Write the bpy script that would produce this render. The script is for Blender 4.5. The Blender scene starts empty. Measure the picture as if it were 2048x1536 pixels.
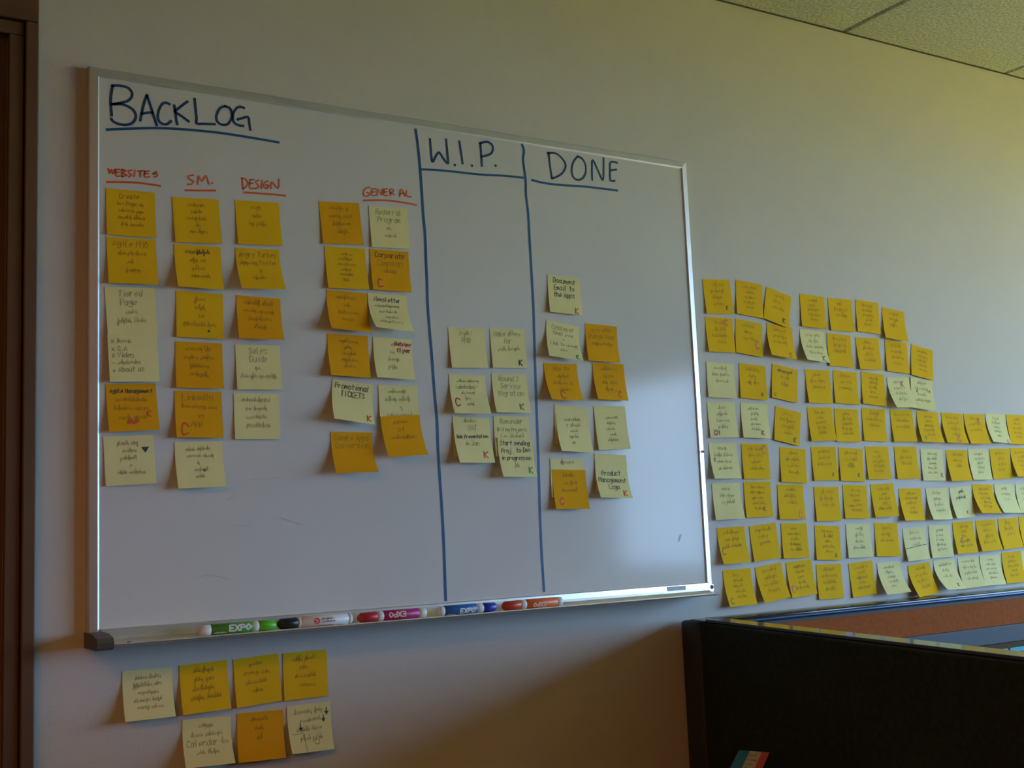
import bpy, bmesh, math, random
from mathutils import Vector, Matrix
random.seed(7)
scene = bpy.context.scene
COL = scene.collection
PI = math.pi
Z0 = 1.16            # height of the whiteboard's lower rail above the floor
CEIL = Z0 + 1.2784   # 2.44 m
WALL = 0.02          # front of the back wall; the board's front rails stand at y = 0

# ------------------------------------------------------------------ camera
cam_d = bpy.data.cameras.new('camera')
cam_d.sensor_fit = 'HORIZONTAL'; cam_d.sensor_width = 36.0
cam_d.lens = 2364.7 / 2048 * 36.0
cam_d.clip_start = 0.02
cam = bpy.data.objects.new('camera', cam_d); COL.objects.link(cam)
cam.location = (-0.38845, -1.86291, Z0 + 0.12864)
cam.rotation_mode = 'XYZ'
cam.rotation_euler = (1.692664, 0.041964, -0.547015)
scene.camera = cam

# ------------------------------------------------------------------ light
scene.view_settings.view_transform = 'Standard'
scene.view_settings.look = 'None'
scene.view_settings.gamma = 1.0
scene.view_settings.use_curve_mapping = False
scene.view_settings.exposure = 0.08
SKY = (0.445, 0.69, 1.06); SKY_STRENGTH = 15.2
LAMP = (1.0, 0.37, 0.08); LAMP_STRENGTH = 7.6

world = bpy.data.worlds.new('World'); scene.world = world; world.use_nodes = True
bg = world.node_tree.nodes['Background']
bg.inputs[0].default_value = (*SKY, 1); bg.inputs[1].default_value = SKY_STRENGTH

XL, XR, YF = -4.6, 3.8, -6.4      # left wall, right wall (windows), wall behind the camera
WINDOWS = [(-2.82, -0.30), (-4.05, -2.98)]   # y ranges of the windows in the right wall
WZ0, WZ1 = 1.00, 2.15
for k, (a, b) in enumerate(WINDOWS):        # portals guide the sky light through the two window openings
    ld = bpy.data.lights.new('window_portal', 'AREA'); ld.shape = 'RECTANGLE'
    ld.size = b - a; ld.size_y = WZ1 - WZ0; ld.cycles.is_portal = True
    lo = bpy.data.objects.new('window_portal', ld); COL.objects.link(lo)
    lo.location = (XR + 0.16, (a + b) / 2, (WZ0 + WZ1) / 2)
    lo.rotation_euler = Matrix(((0, 0, 1), (1, 0, 0), (0, 1, 0))).to_euler()

# sunlight on the ground outside (it comes from behind the building and never enters the room)
sun_d = bpy.data.lights.new('sun', 'SUN'); sun_d.energy = 98.0; sun_d.angle = 0.009; sun_d.color = (1.0, 0.74, 0.03)
sun = bpy.data.objects.new('sun', sun_d); COL.objects.link(sun); sun.location = (-6, -2, 9)
sun.rotation_euler = (0, -math.radians(38), 0)

# ------------------------------------------------------------------ materials
MATS = {}
def mat(name, color, rough=0.6, metal=0.0, spec=0.5, noise=None, bump=None, emit=None, coat=0.0, trans=0.0):
    m = bpy.data.materials.new(name); m.use_nodes = True
    nt = m.node_tree; b = nt.nodes['Principled BSDF']
    b.inputs['Base Color'].default_value = (*color, 1)
    b.inputs['Roughness'].default_value = rough
    b.inputs['Metallic'].default_value = metal
    b.inputs['Specular IOR Level'].default_value = spec
    b.inputs['Coat Weight'].default_value = coat
    if noise or bump:
        tc = nt.nodes.new('ShaderNodeTexCoord')
    if noise:                                   # (scale, amount) slight procedural unevenness
        n = nt.nodes.new('ShaderNodeTexNoise'); n.inputs['Scale'].default_value = noise[0]; n.inputs['Detail'].default_value = 4
        nt.links.new(tc.outputs['Object'], n.inputs['Vector'])
        r = nt.nodes.new('ShaderNodeMapRange'); r.inputs[3].default_value = 1 - noise[1]; r.inputs[4].default_value = 1 + noise[1]
        r.inputs[1].default_value = 0.3; r.inputs[2].default_value = 0.7
        nt.links.new(n.outputs['Fac'], r.inputs[0])
        mx = nt.nodes.new('ShaderNodeVectorMath'); mx.operation = 'SCALE'; mx.inputs[0].default_value = color
        nt.links.new(r.outputs[0], mx.inputs['Scale']); nt.links.new(mx.outputs[0], b.inputs['Base Color'])
    if bump:
        n2 = nt.nodes.new('ShaderNodeTexNoise'); n2.inputs['Scale'].default_value = bump[0]; n2.inputs['Detail'].default_value = 3
        nt.links.new(tc.outputs['Object'], n2.inputs['Vector'])
        bp = nt.nodes.new('ShaderNodeBump'); bp.inputs['Strength'].default_value = bump[1]; bp.inputs['Distance'].default_value = 0.002
        nt.links.new(n2.outputs['Fac'], bp.inputs['Height']); nt.links.new(bp.outputs[0], b.inputs['Normal'])
    if emit:
        b.inputs['Emission Color'].default_value = (*emit[0], 1); b.inputs['Emission Strength'].default_value = emit[1]
    if trans:                                   # thin paper lets some light through
        t = nt.nodes.new('ShaderNodeBsdfTranslucent'); t.inputs[0].default_value = (*color, 1)
        ms = nt.nodes.new('ShaderNodeMixShader'); ms.inputs[0].default_value = trans
        out = nt.nodes['Material Output']
        nt.links.new(b.outputs[0], ms.inputs[1]); nt.links.new(t.outputs[0], ms.inputs[2]); nt.links.new(ms.outputs[0], out.inputs[0])
    MATS[name] = m
    return m
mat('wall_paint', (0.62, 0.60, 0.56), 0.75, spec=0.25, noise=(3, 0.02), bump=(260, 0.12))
mat('side_wall_paint', (0.26, 0.22, 0.15), 0.8, spec=0.2)  # unseen walls made darker to cut the light they bounce
mat('carpet', (0.060, 0.050, 0.035), 0.95, spec=0.1, noise=(60, 0.2))
mat('ceiling_tile', (0.60, 0.63, 0.56), 0.95, spec=0.1, noise=(150, 0.32), bump=(170, 0.6))
mat('grid_dark', (0.10, 0.095, 0.07), 0.7)
mat('white_enamel', (0.66, 0.67, 0.66), 0.10, spec=0.28, noise=(5, 0.02))
mat('aluminium', (0.66, 0.67, 0.69), 0.42, metal=0.7)
mat('tray_alu', (0.80, 0.79, 0.77), 0.30, metal=0.75)
mat('cap_plastic', (0.10, 0.085, 0.07), 0.5)
mat('screw_dark', (0.03, 0.025, 0.02), 0.5)
mat('label_grey', (0.48, 0.52, 0.58), 0.6)
mat('blue_ink', (0.012, 0.058, 0.15), 0.4)
mat('line_ink', (0.010, 0.095, 0.24), 0.4)
mat('orange_ink', (0.78, 0.13, 0.02), 0.45)
mat('ghost_ink', (0.54, 0.55, 0.56), 0.4)
mat('paper_gold', (0.94, 0.58, 0.016), 0.85, spec=0.12, noise=(18, 0.03), trans=0.10)
mat('paper_orange', (0.90, 0.46, 0.012), 0.85, spec=0.12, noise=(18, 0.03), trans=0.10)
mat('paper_pale', (0.90, 0.85, 0.40), 0.85, spec=0.12, noise=(18, 0.03), trans=0.10)
mat('paper_cyan', (0.16, 0.62, 0.78), 0.85, spec=0.15, trans=0.2)
mat('pencil_gold', (0.44, 0.26, 0.015), 0.8)
mat('pencil_pale', (0.40, 0.38, 0.18), 0.8)
mat('pen_dark', (0.045, 0.065, 0.05), 0.7)
mat('ink_red', (0.68, 0.08, 0.03), 0.6)
mat('ink_crimson', (0.42, 0.02, 0.05), 0.6)
mat('ink_green', (0.02, 0.36, 0.05), 0.6)
mat('ink_navy', (0.02, 0.02, 0.10), 0.6)
mat('ink_olive', (0.20, 0.19, 0.08), 0.7)
mat('ink_brown', (0.40, 0.16, 0.01), 0.7)
mat('door_frame', (0.12, 0.062, 0.026), 0.55, noise=(8, 0.08))
mat('door_wood', (0.055, 0.032, 0.016), 0.6, noise=(6, 0.15))
mat('window_metal', (0.30, 0.30, 0.30), 0.4, metal=0.4)
mat('panel_fabric', (0.020, 0.026, 0.016), 0.95, spec=0.1, noise=(90, 0.2), bump=(500, 0.5))
mat('panel_post', (0.020, 0.023, 0.018), 0.6)
mat('panel_cap', (0.018, 0.018, 0.019), 0.12, spec=0.6)
mat('cap_glint', (0.045, 0.08, 0.17), 0.40, metal=0.5)  # blue window reflection on the cap edge, put into the base colour
mat('rust_fabric', (0.34, 0.10, 0.030), 0.95, spec=0.1, noise=(120, 0.12), bump=(500, 0.4))
mat('rail_grey', (0.030, 0.038, 0.052), 0.6)
mat('taupe_fabric', (0.10, 0.075, 0.05), 0.95, spec=0.1, noise=(120, 0.12))
mat('marker_white', (0.72, 0.72, 0.70), 0.35)
mat('marker_green', (0.12, 0.52, 0.02), 0.35); mat('label_green', (0.07, 0.28, 0.03), 0.4)
mat('marker_black', (0.012, 0.016, 0.016), 0.35)
mat('marker_red', (0.45, 0.02, 0.035), 0.35); mat('label_pink', (0.42, 0.015, 0.16), 0.4)
mat('marker_blue', (0.02, 0.04, 0.42), 0.35); mat('label_blue', (0.02, 0.13, 0.42), 0.4)
mat('marker_orange', (0.55, 0.05, 0.015), 0.35); mat('label_orange', (0.75, 0.16, 0.03), 0.4)
mat('print_white', (0.75, 0.75, 0.72), 0.5); mat('print_red', (0.55, 0.05, 0.05), 0.5)
mat('print_peach', (0.80, 0.50, 0.42), 0.5); mat('print_grey', (0.30, 0.22, 0.22), 0.5)
mat('desk_laminate', (0.20, 0.14, 0.08), 0.45, noise=(10, 0.05)); mat('desk_metal', (0.05, 0.05, 0.05), 0.45)
mat('pack_teal', (0.01, 0.16, 0.23), 0.5); mat('pack_cream', (0.62, 0.45, 0.25), 0.6); mat('pack_red', (0.62, 0.07, 0.03), 0.5)
mat('pack_side', (0.05, 0.035, 0.025), 0.7); mat('pack_print', (0.10, 0.25, 0.18), 0.6); mat('pack_print_brown', (0.30, 0.14, 0.06), 0.6)
mat('light_frame', (0.7, 0.7, 0.68), 0.5)
mat('diffuser', (0.8, 0.8, 0.75), 0.6, emit=(LAMP, LAMP_STRENGTH))
mat('ground', (0.22, 0.21, 0.08), 0.9)
def glass_material():
    m = bpy.data.materials.new('window_glass'); m.use_nodes = True; nt = m.node_tree
    for n in list(nt.nodes): nt.nodes.remove(n)
    out = nt.nodes.new('ShaderNodeOutputMaterial'); mx = nt.nodes.new('ShaderNodeMixShader')
    t = nt.nodes.new('ShaderNodeBsdfTransparent'); t.inputs[0].default_value = (0.94, 0.96, 0.96, 1)
    g = nt.nodes.new('ShaderNodeBsdfGlossy'); g.inputs['Roughness'].default_value = 0.02
    mx.inputs[0].default_value = 0.06
    nt.links.new(t.outputs[0], mx.inputs[1]); nt.links.new(g.outputs[0], mx.inputs[2]); nt.links.new(mx.outputs[0], out.inputs[0])
    MATS['window_glass'] = m
glass_material()

# ------------------------------------------------------------------ helpers
def link(name, me, material, parent=None):
    o = bpy.data.objects.new(name, me); COL.objects.link(o)
    if material is not None and not me.materials:
        me.materials.append(MATS[material])
    if parent is not None: o.parent = parent
    return o
def bm_obj(name, bm, material, parent=None, smooth=False):
    bmesh.ops.recalc_face_normals(bm, faces=bm.faces)
    me = bpy.data.meshes.new(name); bm.to_mesh(me); bm.free()
    if smooth:
        for f in me.polygons: f.use_smooth = True
    return link(name, me, material, parent)
def add_box(bm, x0, x1, y0, y1, z0, z1, bevel=0.0, M=None, seg=2):
    vs = [bm.verts.new(v) for v in ((x0,y0,z0),(x1,y0,z0),(x1,y1,z0),(x0,y1,z0),(x0,y0,z1),(x1,y0,z1),(x1,y1,z1),(x0,y1,z1))]
    fs = [bm.faces.new([vs[i] for i in q]) for q in ((3,2,1,0),(4,5,6,7),(0,1,5,4),(1,2,6,5),(2,3,7,6),(3,0,4,7))]
    geo = vs
    if bevel:
        es = list({e for f in fs for e in f.edges})
        r = bmesh.ops.bevel(bm, geom=es, offset=bevel, segments=seg, affect='EDGES', profile=0.5)
        geo = list({v for f in r['faces'] for v in f.verts} | {v for v in vs if v.is_valid})
    if M is not None:
        bmesh.ops.transform(bm, matrix=M, verts=[v for v in geo if v.is_valid])
def box(name, b, material, parent=None, bevel=0.0, M=None):
    bm = bmesh.new(); add_box(bm, *b, bevel=bevel, M=M)
    return bm_obj(name, bm, material, parent)
def add_prism(bm, prof, a, bfun):
    """prof: closed 2-D profile; bfun(s, p) -> 3-D point at end s (0/1)"""
    r0 = [bm.verts.new(bfun(0, q)) for q in prof]; r1 = [bm.verts.new(bfun(1, q)) for q in prof]
    n = len(prof)
    for i in range(n): bm.faces.new((r0[i], r0[(i+1) % n], r1[(i+1) % n], r1[i]))
    bm.faces.new(r0[::-1]); bm.faces.new(r1)
def add_lathe(bm, prof, seg=20, M=None):
    """prof: (axial x, radius) list, axis = +x"""
    rings = []
    for x, r in prof:
        rings.append([bm.verts.new((x, r*math.cos(2*PI*k/seg), r*math.sin(2*PI*k/seg))) for k in range(seg)])
    for a, b in zip(rings, rings[1:]):
        for k in range(seg): bm.faces.new((a[k], a[(k+1) % seg], b[(k+1) % seg], b[k]))
    bm.faces.new(rings[0][::-1]); bm.faces.new(rings[-1])
    if M is not None: bmesh.ops.transform(bm, matrix=M, verts=[v for r in rings for v in r])
def tag(o, label, cat, group=None):
    o['label'] = label; o['category'] = cat
    if group: o['group'] = group
    return o
def thing(name, loc, label, cat, group=None, rotz=0.0):
    o = bpy.data.objects.new(name, None); COL.objects.link(o)
    o.location = loc; o.rotation_euler = (0, 0, rotz); o.empty_display_size = 0.05
    bpy.context.view_layer.update()
    return tag(o, label, cat, group)
def struct(name, bm, material, parent=None):
    o = bm_obj(name, bm, material, parent)
    if parent is None: o['kind'] = 'structure'
    return o

# ribbons: pen strokes as thin strips lying on a surface P(u, v) -> Vector
def smooth_line(pts, n=4):
    if len(pts) < 3: return pts
    out = []
    P = [pts[0]] + list(pts) + [pts[-1]]
    for i in range(1, len(P) - 2):
        for k in range(n):
            t = k / n
            out.append(tuple(0.5*((2*P[i][j]) + (-P[i-1][j]+P[i+1][j])*t + (2*P[i-1][j]-5*P[i][j]+4*P[i+1][j]-P[i+2][j])*t*t
                       + (-P[i-1][j]+3*P[i][j]-3*P[i+1][j]+P[i+2][j])*t**3) for j in (0, 1)))
    out.append(pts[-1]); return out
def ribbon(verts, faces, pts, w, P):
    n = len(pts)
    if n == 1: pts = [pts[0], (pts[0][0] + w*0.2, pts[0][1])]; n = 2
    base = len(verts)
    for i in range(n):
        a = pts[max(i-1, 0)]; b = pts[min(i+1, n-1)]
        dx, dy = b[0]-a[0], b[1]-a[1]; L = math.hypot(dx, dy) or 1e-9
        nx, ny = -dy/L*w/2, dx/L*w/2
        e = 0.0
        if i == 0: e = -w*0.35
        if i == n-1: e = w*0.35
        x, y = pts[i][0] + dx/L*e, pts[i][1] + dy/L*e
        verts.append(P(x+nx, y+ny)); verts.append(P(x-nx, y-ny))
    for i in range(n-1):
        k = base + 2*i
        faces.append((k, k+1, k+3, k+2))
def densify(pts, step):
    out = [pts[0]]
    for a, b in zip(pts, pts[1:]):
        n = max(1, int(math.hypot(b[0]-a[0], b[1]-a[1]) / step))
        out += [(a[0] + (b[0]-a[0])*k/n, a[1] + (b[1]-a[1])*k/n) for k in range(1, n+1)]
    return out
def mesh_obj(name, verts, faces, material, parent):
    me = bpy.data.meshes.new(name); me.from_pydata(verts, [], faces); me.update()
    return link(name, me, material, parent)

# single-stroke hand: x 0-4, y 0-9 (baseline 2, x height 6, capitals 8)
G = {}
for ln in """A 02 28 42;14 34|B 02 08 38 36 05 45 43 32 02|C 47 28 18 06 04 12 22 43|D 02 08 28 46 44 22 02|E 48 08 02 42;05 35|F 48 08 02;05 35
G 47 28 18 06 04 12 32 44 24|H 08 02;48 42;05 45|I 28 22|J 38 33 22 12 03|K 08 02;48 05 42|L 08 02 42|M 02 08 25 48 42|N 02 08 42 48|O 28 06 04 22 44 46 28
P 02 08 38 46 35 05|Q 28 06 04 22 44 46 28;33 51|R 02 08 38 46 35 05;25 42|S 47 28 07 16 35 43 22 03|T 08 48;28 22|U 08 04 22 44 48|V 08 22 48|W 08 12 26 32 48|X 08 42;48 02|Y 08 25 48;25 22|Z 08 48 02 42
a 45 36 16 04 12 32 45;46 33 42|b 08 02 32 44 36 05|c 45 26 05 03 22 43|d 48 42;45 26 04 12 32 44|e 04 44 46 26 04 12 33|f 48 37 22;16 36|g 46 26 05 13 33 46 41 20 01|h 08 02;05 26 35 42|i 26 22;28 28|j 36 31 20 01;38 38|k 08 02;36 04 42|l 18 12 22|m 02 06;05 16 23;25 36 42|n 02 06;05 26 45 42|o 26 05 03 22 43 45 26|p 06 00;05 36 44 22 03|q 46 40;45 16 04 22 43|r 06 02;05 26 36|s 46 16 05 34 43 22 02|t 28 23 32;16 46|u 06 03 22 43 46;46 42|v 06 22 46|w 06 12 25 32 46|x 06 42;46 02|y 06 23 46;46 10|z 06 46 02 42
0 28 06 04 22 44 46 28|1 17 28 22|2 07 28 46 02 42|3 08 48 25 43 12 03|. 22 22|? 07 28 46 24;22 22|+ 25 23 22;04 44|- 04 44|( 38 25 32|) 18 25 12|* 06 22;46 02""".split('\n'):
    for g in ln.split('|'):
        G[g[0]] = [[(int(c[0])/4, (int(c[1])-2)/6) for c in part.split()] for part in g[2:].split(';')]
def text_strokes(s, x, y, size, rnd, aspect=0.62, slant=0.12, jit=0.05):
    """strokes of a text line; y is measured downwards, size = capital height"""
    out = []; cx = x; i = 0
    while i < len(s):
        c = s[i]
        if c == '~':                       # an unreadable scribbled word of n letters
            j = i+1
            while j < len(s) and s[j].isdigit(): j += 1
            n = int(s[i+1:j]); pts = []
            for k in range(n*4+1):
                hgt = (0.04, 0.52)[k % 2] + rnd.uniform(-.10, .14) + (0.42 if k % 2 and rnd.random() < .22 else 0) - (0.35 if not k % 2 and rnd.random() < .10 else 0)
                pts.append((cx + k/4*size*aspect*0.85 + hgt*slant*size, y - hgt*size*1.15 + rnd.uniform(-.06, .06)*size))
            out.append(pts); cx += n*size*aspect*0.85 + size*0.1; i = j; continue
        if c == ' ': cx += size*aspect*0.7; i += 1; continue
        for part in G.get(c, G['-']):
            out.append([(cx + (px*0.8 + py*slant + rnd.uniform(-jit, jit))*size*aspect, y - (py + rnd.uniform(-jit, jit))*size) for px, py in part])
        cx += size*aspect*(1.05 if c != 'i' else 0.8); i += 1
    return out, cx - x

# ------------------------------------------------------------------ the room
OPEN_L, OPEN_R, HEAD = -1.00, -0.117, Z0 + 0.915      # door opening in the back wall
bm = bmesh.new()
add_box(bm, OPEN_R, XR + 0.2, WALL, WALL + 0.16, 0, CEIL + 0.1)
add_box(bm, XL - 0.2, OPEN_L, WALL, WALL + 0.16, 0, CEIL + 0.1)
add_box(bm, OPEN_L, OPEN_R, WALL, WALL + 0.16, HEAD, CEIL + 0.1)
struct('wall_back', bm, 'wall_paint')
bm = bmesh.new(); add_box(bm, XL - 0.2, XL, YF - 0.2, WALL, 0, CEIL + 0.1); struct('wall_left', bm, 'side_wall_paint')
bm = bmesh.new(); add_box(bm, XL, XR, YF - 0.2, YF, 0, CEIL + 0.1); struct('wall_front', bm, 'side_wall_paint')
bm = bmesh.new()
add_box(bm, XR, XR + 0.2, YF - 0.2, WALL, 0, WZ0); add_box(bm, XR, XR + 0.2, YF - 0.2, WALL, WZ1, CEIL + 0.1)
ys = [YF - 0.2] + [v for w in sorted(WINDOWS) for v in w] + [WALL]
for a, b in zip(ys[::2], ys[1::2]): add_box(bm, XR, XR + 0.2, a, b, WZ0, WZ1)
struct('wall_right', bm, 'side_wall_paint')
bm = bmesh.new(); add_box(bm, XL - 0.2, XR + 0.2, YF - 0.2, WALL + 1.5, -0.12, 0); struct('floor', bm, 'carpet')
bm = bmesh.new(); add_box(bm, XL - 0.2, XR + 0.2, YF - 0.2, WALL + 0.16, CEIL + 0.1, CEIL + 0.2); ceiling = struct('ceiling', bm, 'grid_dark')
# dark metal grid between the tiles
GX0, GP = 1.7454, 0.6096
bm = bmesh.new()
k0 = math.floor((XL - GX0) / GP); k1 = math.ceil((XR - GX0) / GP)
for k in range(k0, k1 + 1):
    x = GX0 + k * GP
    if XL < x < XR: add_box(bm, x - 0.010, x + 0.010, YF, WALL, CEIL + 0.006, CEIL + 0.03)
ny = math.ceil((WALL - YF) / GP)
for k in range(1, ny):
    y = WALL - k * GP
    add_box(bm, XL, XR, y - 0.010, y + 0.010, CEIL + 0.006, CEIL + 0.03)
bm_obj('ceiling_grid', bm, 'grid_dark', ceiling)
LIGHT_CELLS = {(-6, 3), (-5, 3), (-9, 3), (-8, 3), (-7, 6), (-6, 6)}   # troffers fill pairs of cells
tile_me = {}
for k in range(k0, k1):
    for j in range(ny):
        if (k, j) in LIGHT_CELLS: continue
        xa, xb = max(GX0 + k*GP + 0.004, XL + 0.002), min(GX0 + (k+1)*GP - 0.004, XR - 0.002)
        yb, ya = WALL - j*GP - (0.002 if j == 0 else 0.004), max(WALL - (j+1)*GP + 0.004, YF + 0.002)
        if xb - xa < 0.03 or yb - ya < 0.03: continue
        key = (round(xb - xa, 3), round(yb - ya, 3))
        if key not in tile_me:
            b2 = bmesh.new(); w2, d2 = (xb - xa)/2, (yb - ya)/2
            add_box(b2, -w2, w2, -d2, d2, 0, 0.018)
            low = [e for e in b2.edges if all(v.co.z < 1e-6 for v in e.verts)]
            bmesh.ops.bevel(b2, geom=low, offset=0.004, segments=1, affect='EDGES')
            bmesh.ops.recalc_face_normals(b2, faces=b2.faces)
            me = bpy.data.meshes.new('ceiling_tile'); b2.to_mesh(me); b2.free(); me.materials.append(MATS['ceiling_tile']); tile_me[key] = me
        o = link('ceiling_tile', tile_me[key], None, ceiling); o.location = ((xa+xb)/2, (ya+yb)/2, CEIL)
# angle trim where ceiling meets wall, its shadow line put into the dark colour
bm = bmesh.new(); add_box(bm, OPEN_R, XR, WALL - 0.005, WALL, CEIL - 0.001, CEIL); o = struct('trim_1', bm, 'grid_dark')
# ceiling lamps (out of the picture, above and behind the viewer)
def troffer(k, j, label):
    x0, x1 = GX0 + k*GP, GX0 + (k+2)*GP; y1, y0 = WALL - j*GP, WALL - (j+1)*GP
    t = thing('ceiling_light', ((x0+x1)/2, (y0+y1)/2, CEIL), label, 'ceiling light', 'fluorescent ceiling lights')
    w, d = GP - 0.006, GP/2 - 0.006
    bm = bmesh.new()
    for b in ((-w, w, -d, -d+0.03), (-w, w, d-0.03, d), (-w, -w+0.03, -d+0.03, d-0.03), (w-0.03, w, -d+0.03, d-0.03)): add_box(bm, *b, 0, 0.05)
    bm_obj('frame', bm, 'light_frame', t)
    box('diffuser', (-w+0.031, w-0.031, -d+0.031, d-0.031, 0.008, 0.014), 'diffuser', t)
troffer(-6, 3, 'long fluorescent ceiling light just in front of the door')
troffer(-9, 3, 'long fluorescent ceiling light beyond the door, far from the windows')
troffer(-7, 6, 'long fluorescent ceiling light near the wall opposite the whiteboard')

# door in the left of the back wall: casing, jambs with stop, dark leaf
dbm = bmesh.new()
add_box(dbm, OPEN_L, OPEN_R, WALL + 0.105, WALL + 0.145, 0.005, HEAD - 0.02)
door = struct('door_1', dbm, 'door_wood')
for s, xo in ((1, OPEN_R), (-1, OPEN_L)):       # stepped casing: a proud outer band, a groove and a lower inner band
    for a0, a1, y0, nm in ((0.023, 0.042, -0.004, 'door_casing'), (0.0, 0.0215, 0.003, 'casing_inner_band')):
        a, c = sorted((xo + s*a0, xo + s*a1))
        bm = bmesh.new(); add_box(bm, a, c, y0, WALL, 0, HEAD + (0.022 if a0 else 0.0), bevel=0.002); bm_obj(nm, bm, 'door_frame', door)
bm = bmesh.new(); add_box(bm, OPEN_L - 0.042, OPEN_R + 0.042, -0.004, WALL, HEAD + 0.023, HEAD + 0.095, bevel=0.002); bm_obj('door_casing', bm, 'door_frame', door)
bm = bmesh.new(); add_box(bm, OPEN_L - 0.0215, OPEN_R + 0.0215, 0.003, WALL, HEAD, HEAD + 0.0215, bevel=0.002); bm_obj('casing_inner_band', bm, 'door_frame', door)
for s, xo in ((-1, OPEN_R), (1, OPEN_L)):
    bm = bmesh.new(); a, b = sorted((xo, xo + s*0.018)); add_box(bm, a, b, WALL, WALL + 0.16, 0, HEAD); bm_obj('door_jamb', bm, 'door_frame', door)
    bm = bmesh.new(); a, b = sorted((xo + s*0.018, xo + s*0.030)); add_box(bm, a, b, WALL + 0.065, WALL + 0.104, 0, HEAD - 0.018); bm_obj('door_stop', bm, 'door_frame', door)
bm = bmesh.new(); add_box(bm, OPEN_L + 0.018, OPEN_R - 0.018, WALL, WALL + 0.16, HEAD - 0.018, HEAD); bm_obj('door_jamb', bm, 'door_frame', door)
bm = bmesh.new(); add_lathe(bm, [(0, 0.010), (0.02, 0.010), (0.03, 0.024), (0.055, 0.026), (0.065, 0.012)], 16,
                            Matrix.Translation((OPEN_L + 0.10, WALL + 0.105, 1.0)) @ Matrix.Rotation(-PI/2, 4, 'Z'))
bm_obj('door_knob', bm, 'aluminium', door, True)

# windows in the right wall
for n, (a, b) in enumerate(WINDOWS):
    bm = bmesh.new(); f = 0.045; x0, x1 = XR + 0.09, XR + 0.14
    nm = 3 if b - a > 2 else 1
    add_box(bm, x0, x1, a, b, WZ0, WZ0 + f); add_box(bm, x0, x1, a, b, WZ1 - f, WZ1)
    for k in range(nm + 1):
        y = a + (b - a) * k / nm; add_box(bm, x0, x1, max(a, y - f/2), min(b, y + f/2), WZ0 + f, WZ1 - f)
    w = struct('window_%d' % (n+1), bm, 'window_metal')
    for k in range(nm):
        box('pane', (XR + 0.112, XR + 0.118, a + (b-a)*k/nm + f/2, a + (b-a)*(k+1)/nm - f/2, WZ0 + f, WZ1 - f), 'window_glass', w)
    box('window_sill', (XR - 0.06, XR + 0.09, a - 0.03, b + 0.03, WZ0 - 0.03, WZ0), 'light_frame', w)
bm = bmesh.new(); add_box(bm, XR + 1.0, XR + 60, -40, 40, -3.2, -3.0); o = struct('ground', bm, 'ground')

# ------------------------------------------------------------------ whiteboard
BW, BH = 1.2183, 0.8841
board = thing('whiteboard', (0, 0, Z0), 'large whiteboard with aluminium frame and pen tray, headed BACKLOG, W.I.P. and DONE', 'whiteboard')
panel = box('panel', (0.008, BW - 0.008, 0.004, WALL, -0.004, BH - 0.008), 'white_enamel', board)
def rail_profile(w):      # (distance from the outer edge, y); softly crowned extrusion
    return [(0, WALL), (0, 0.0060), (0.0008, 0.0042), (0.0022, 0.0030), (w*0.5, 0.0021), (w - 0.0026, 0.0013), (w - 0.0014, 0.0018), (w - 0.0010, 0.0030), (w, 0.0034), (w, WALL)]
RW = 0.0165
prof = rail_profile(RW)
bm = bmesh.new(); add_prism(bm, prof, 0, lambda s, q: (q[0], q[1], (BH - q[0]) if s else 0.0)); bm_obj('frame_rail', bm, 'aluminium', board)
bm = bmesh.new(); add_prism(bm, prof, 0, lambda s, q: (BW - q[0], q[1], (BH - q[0]) if s else 0.0)); bm_obj('frame_rail', bm, 'aluminium', board)
bm = bmesh.new(); add_prism(bm, prof, 0, lambda s, q: ((BW - q[0]) if s else q[0], q[1], BH - q[0])); bm_obj('frame_rail', bm, 'aluminium', board)
# pen tray: back flange, shelf and a small turned-up lip; its right end is cut back at a slant
tp = [(WALL, -0.0172), (-0.062, -0.0172), (-0.0668, -0.0162), (-0.0684, -0.0142), (-0.0676, -0.0122), (-0.0664, -0.0130), (-0.0640, -0.0150), (-0.058, -0.0155),
      (-0.014, -0.0150), (-0.008, -0.0135), (-0.0050, -0.0105), (-0.0040, -0.006), (-0.0030, 0.0035), (-0.0015, 0.0050), (0.003, 0.0050), (WALL, 0.005)]
bm = bmesh.new(); add_prism(bm, tp, 0, lambda s, q: (BW - 0.012 + min(0.0, q[0])*0.62 if s else 0.020, q[0], q[1])); tray = bm_obj('pen_tray', bm, 'tray_alu', board)
capp = [(WALL, -0.0215), (-0.060, -0.0215), (-0.069, -0.018), (-0.0715, -0.010), (-0.067, -0.004), (-0.04, 0.0005), (-0.004, 0.0012), (WALL, 0.0012)]
bm = bmesh.new(); add_prism(bm, capp, 0, lambda s, q: (0.0215 if s else -0.002, q[0], q[1])); bm_obj('end_cap', bm, 'cap_plastic', board)
capr = [(WALL, -0.0178), (-0.060, -0.0178), (-0.0690, -0.0165), (-0.0695, -0.0135), (-0.060, -0.0135), (-0.012, -0.0135), (-0.003, -0.0125), (-0.002, 0.0005), (WALL, 0.0005)]
bm = bmesh.new(); add_prism(bm, capr, 0, lambda s, q: ((BW - 0.001 if s else BW - 0.0125) + min(0.0, q[0])*0.62, q[0], q[1])); bm_obj('end_cap', bm, 'tray_alu', board)
bm = bmesh.new(); add_lathe(bm, [(0, 0.0042), (0.0012, 0.0042), (0.0016, 0.003)], 14, Matrix.Translation((BW - 0.007, -0.0019, -0.0050)) @ Matrix.Rotation(-PI/2, 4, 'Z')); bm_obj('screw', bm, 'screw_dark', board)
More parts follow.
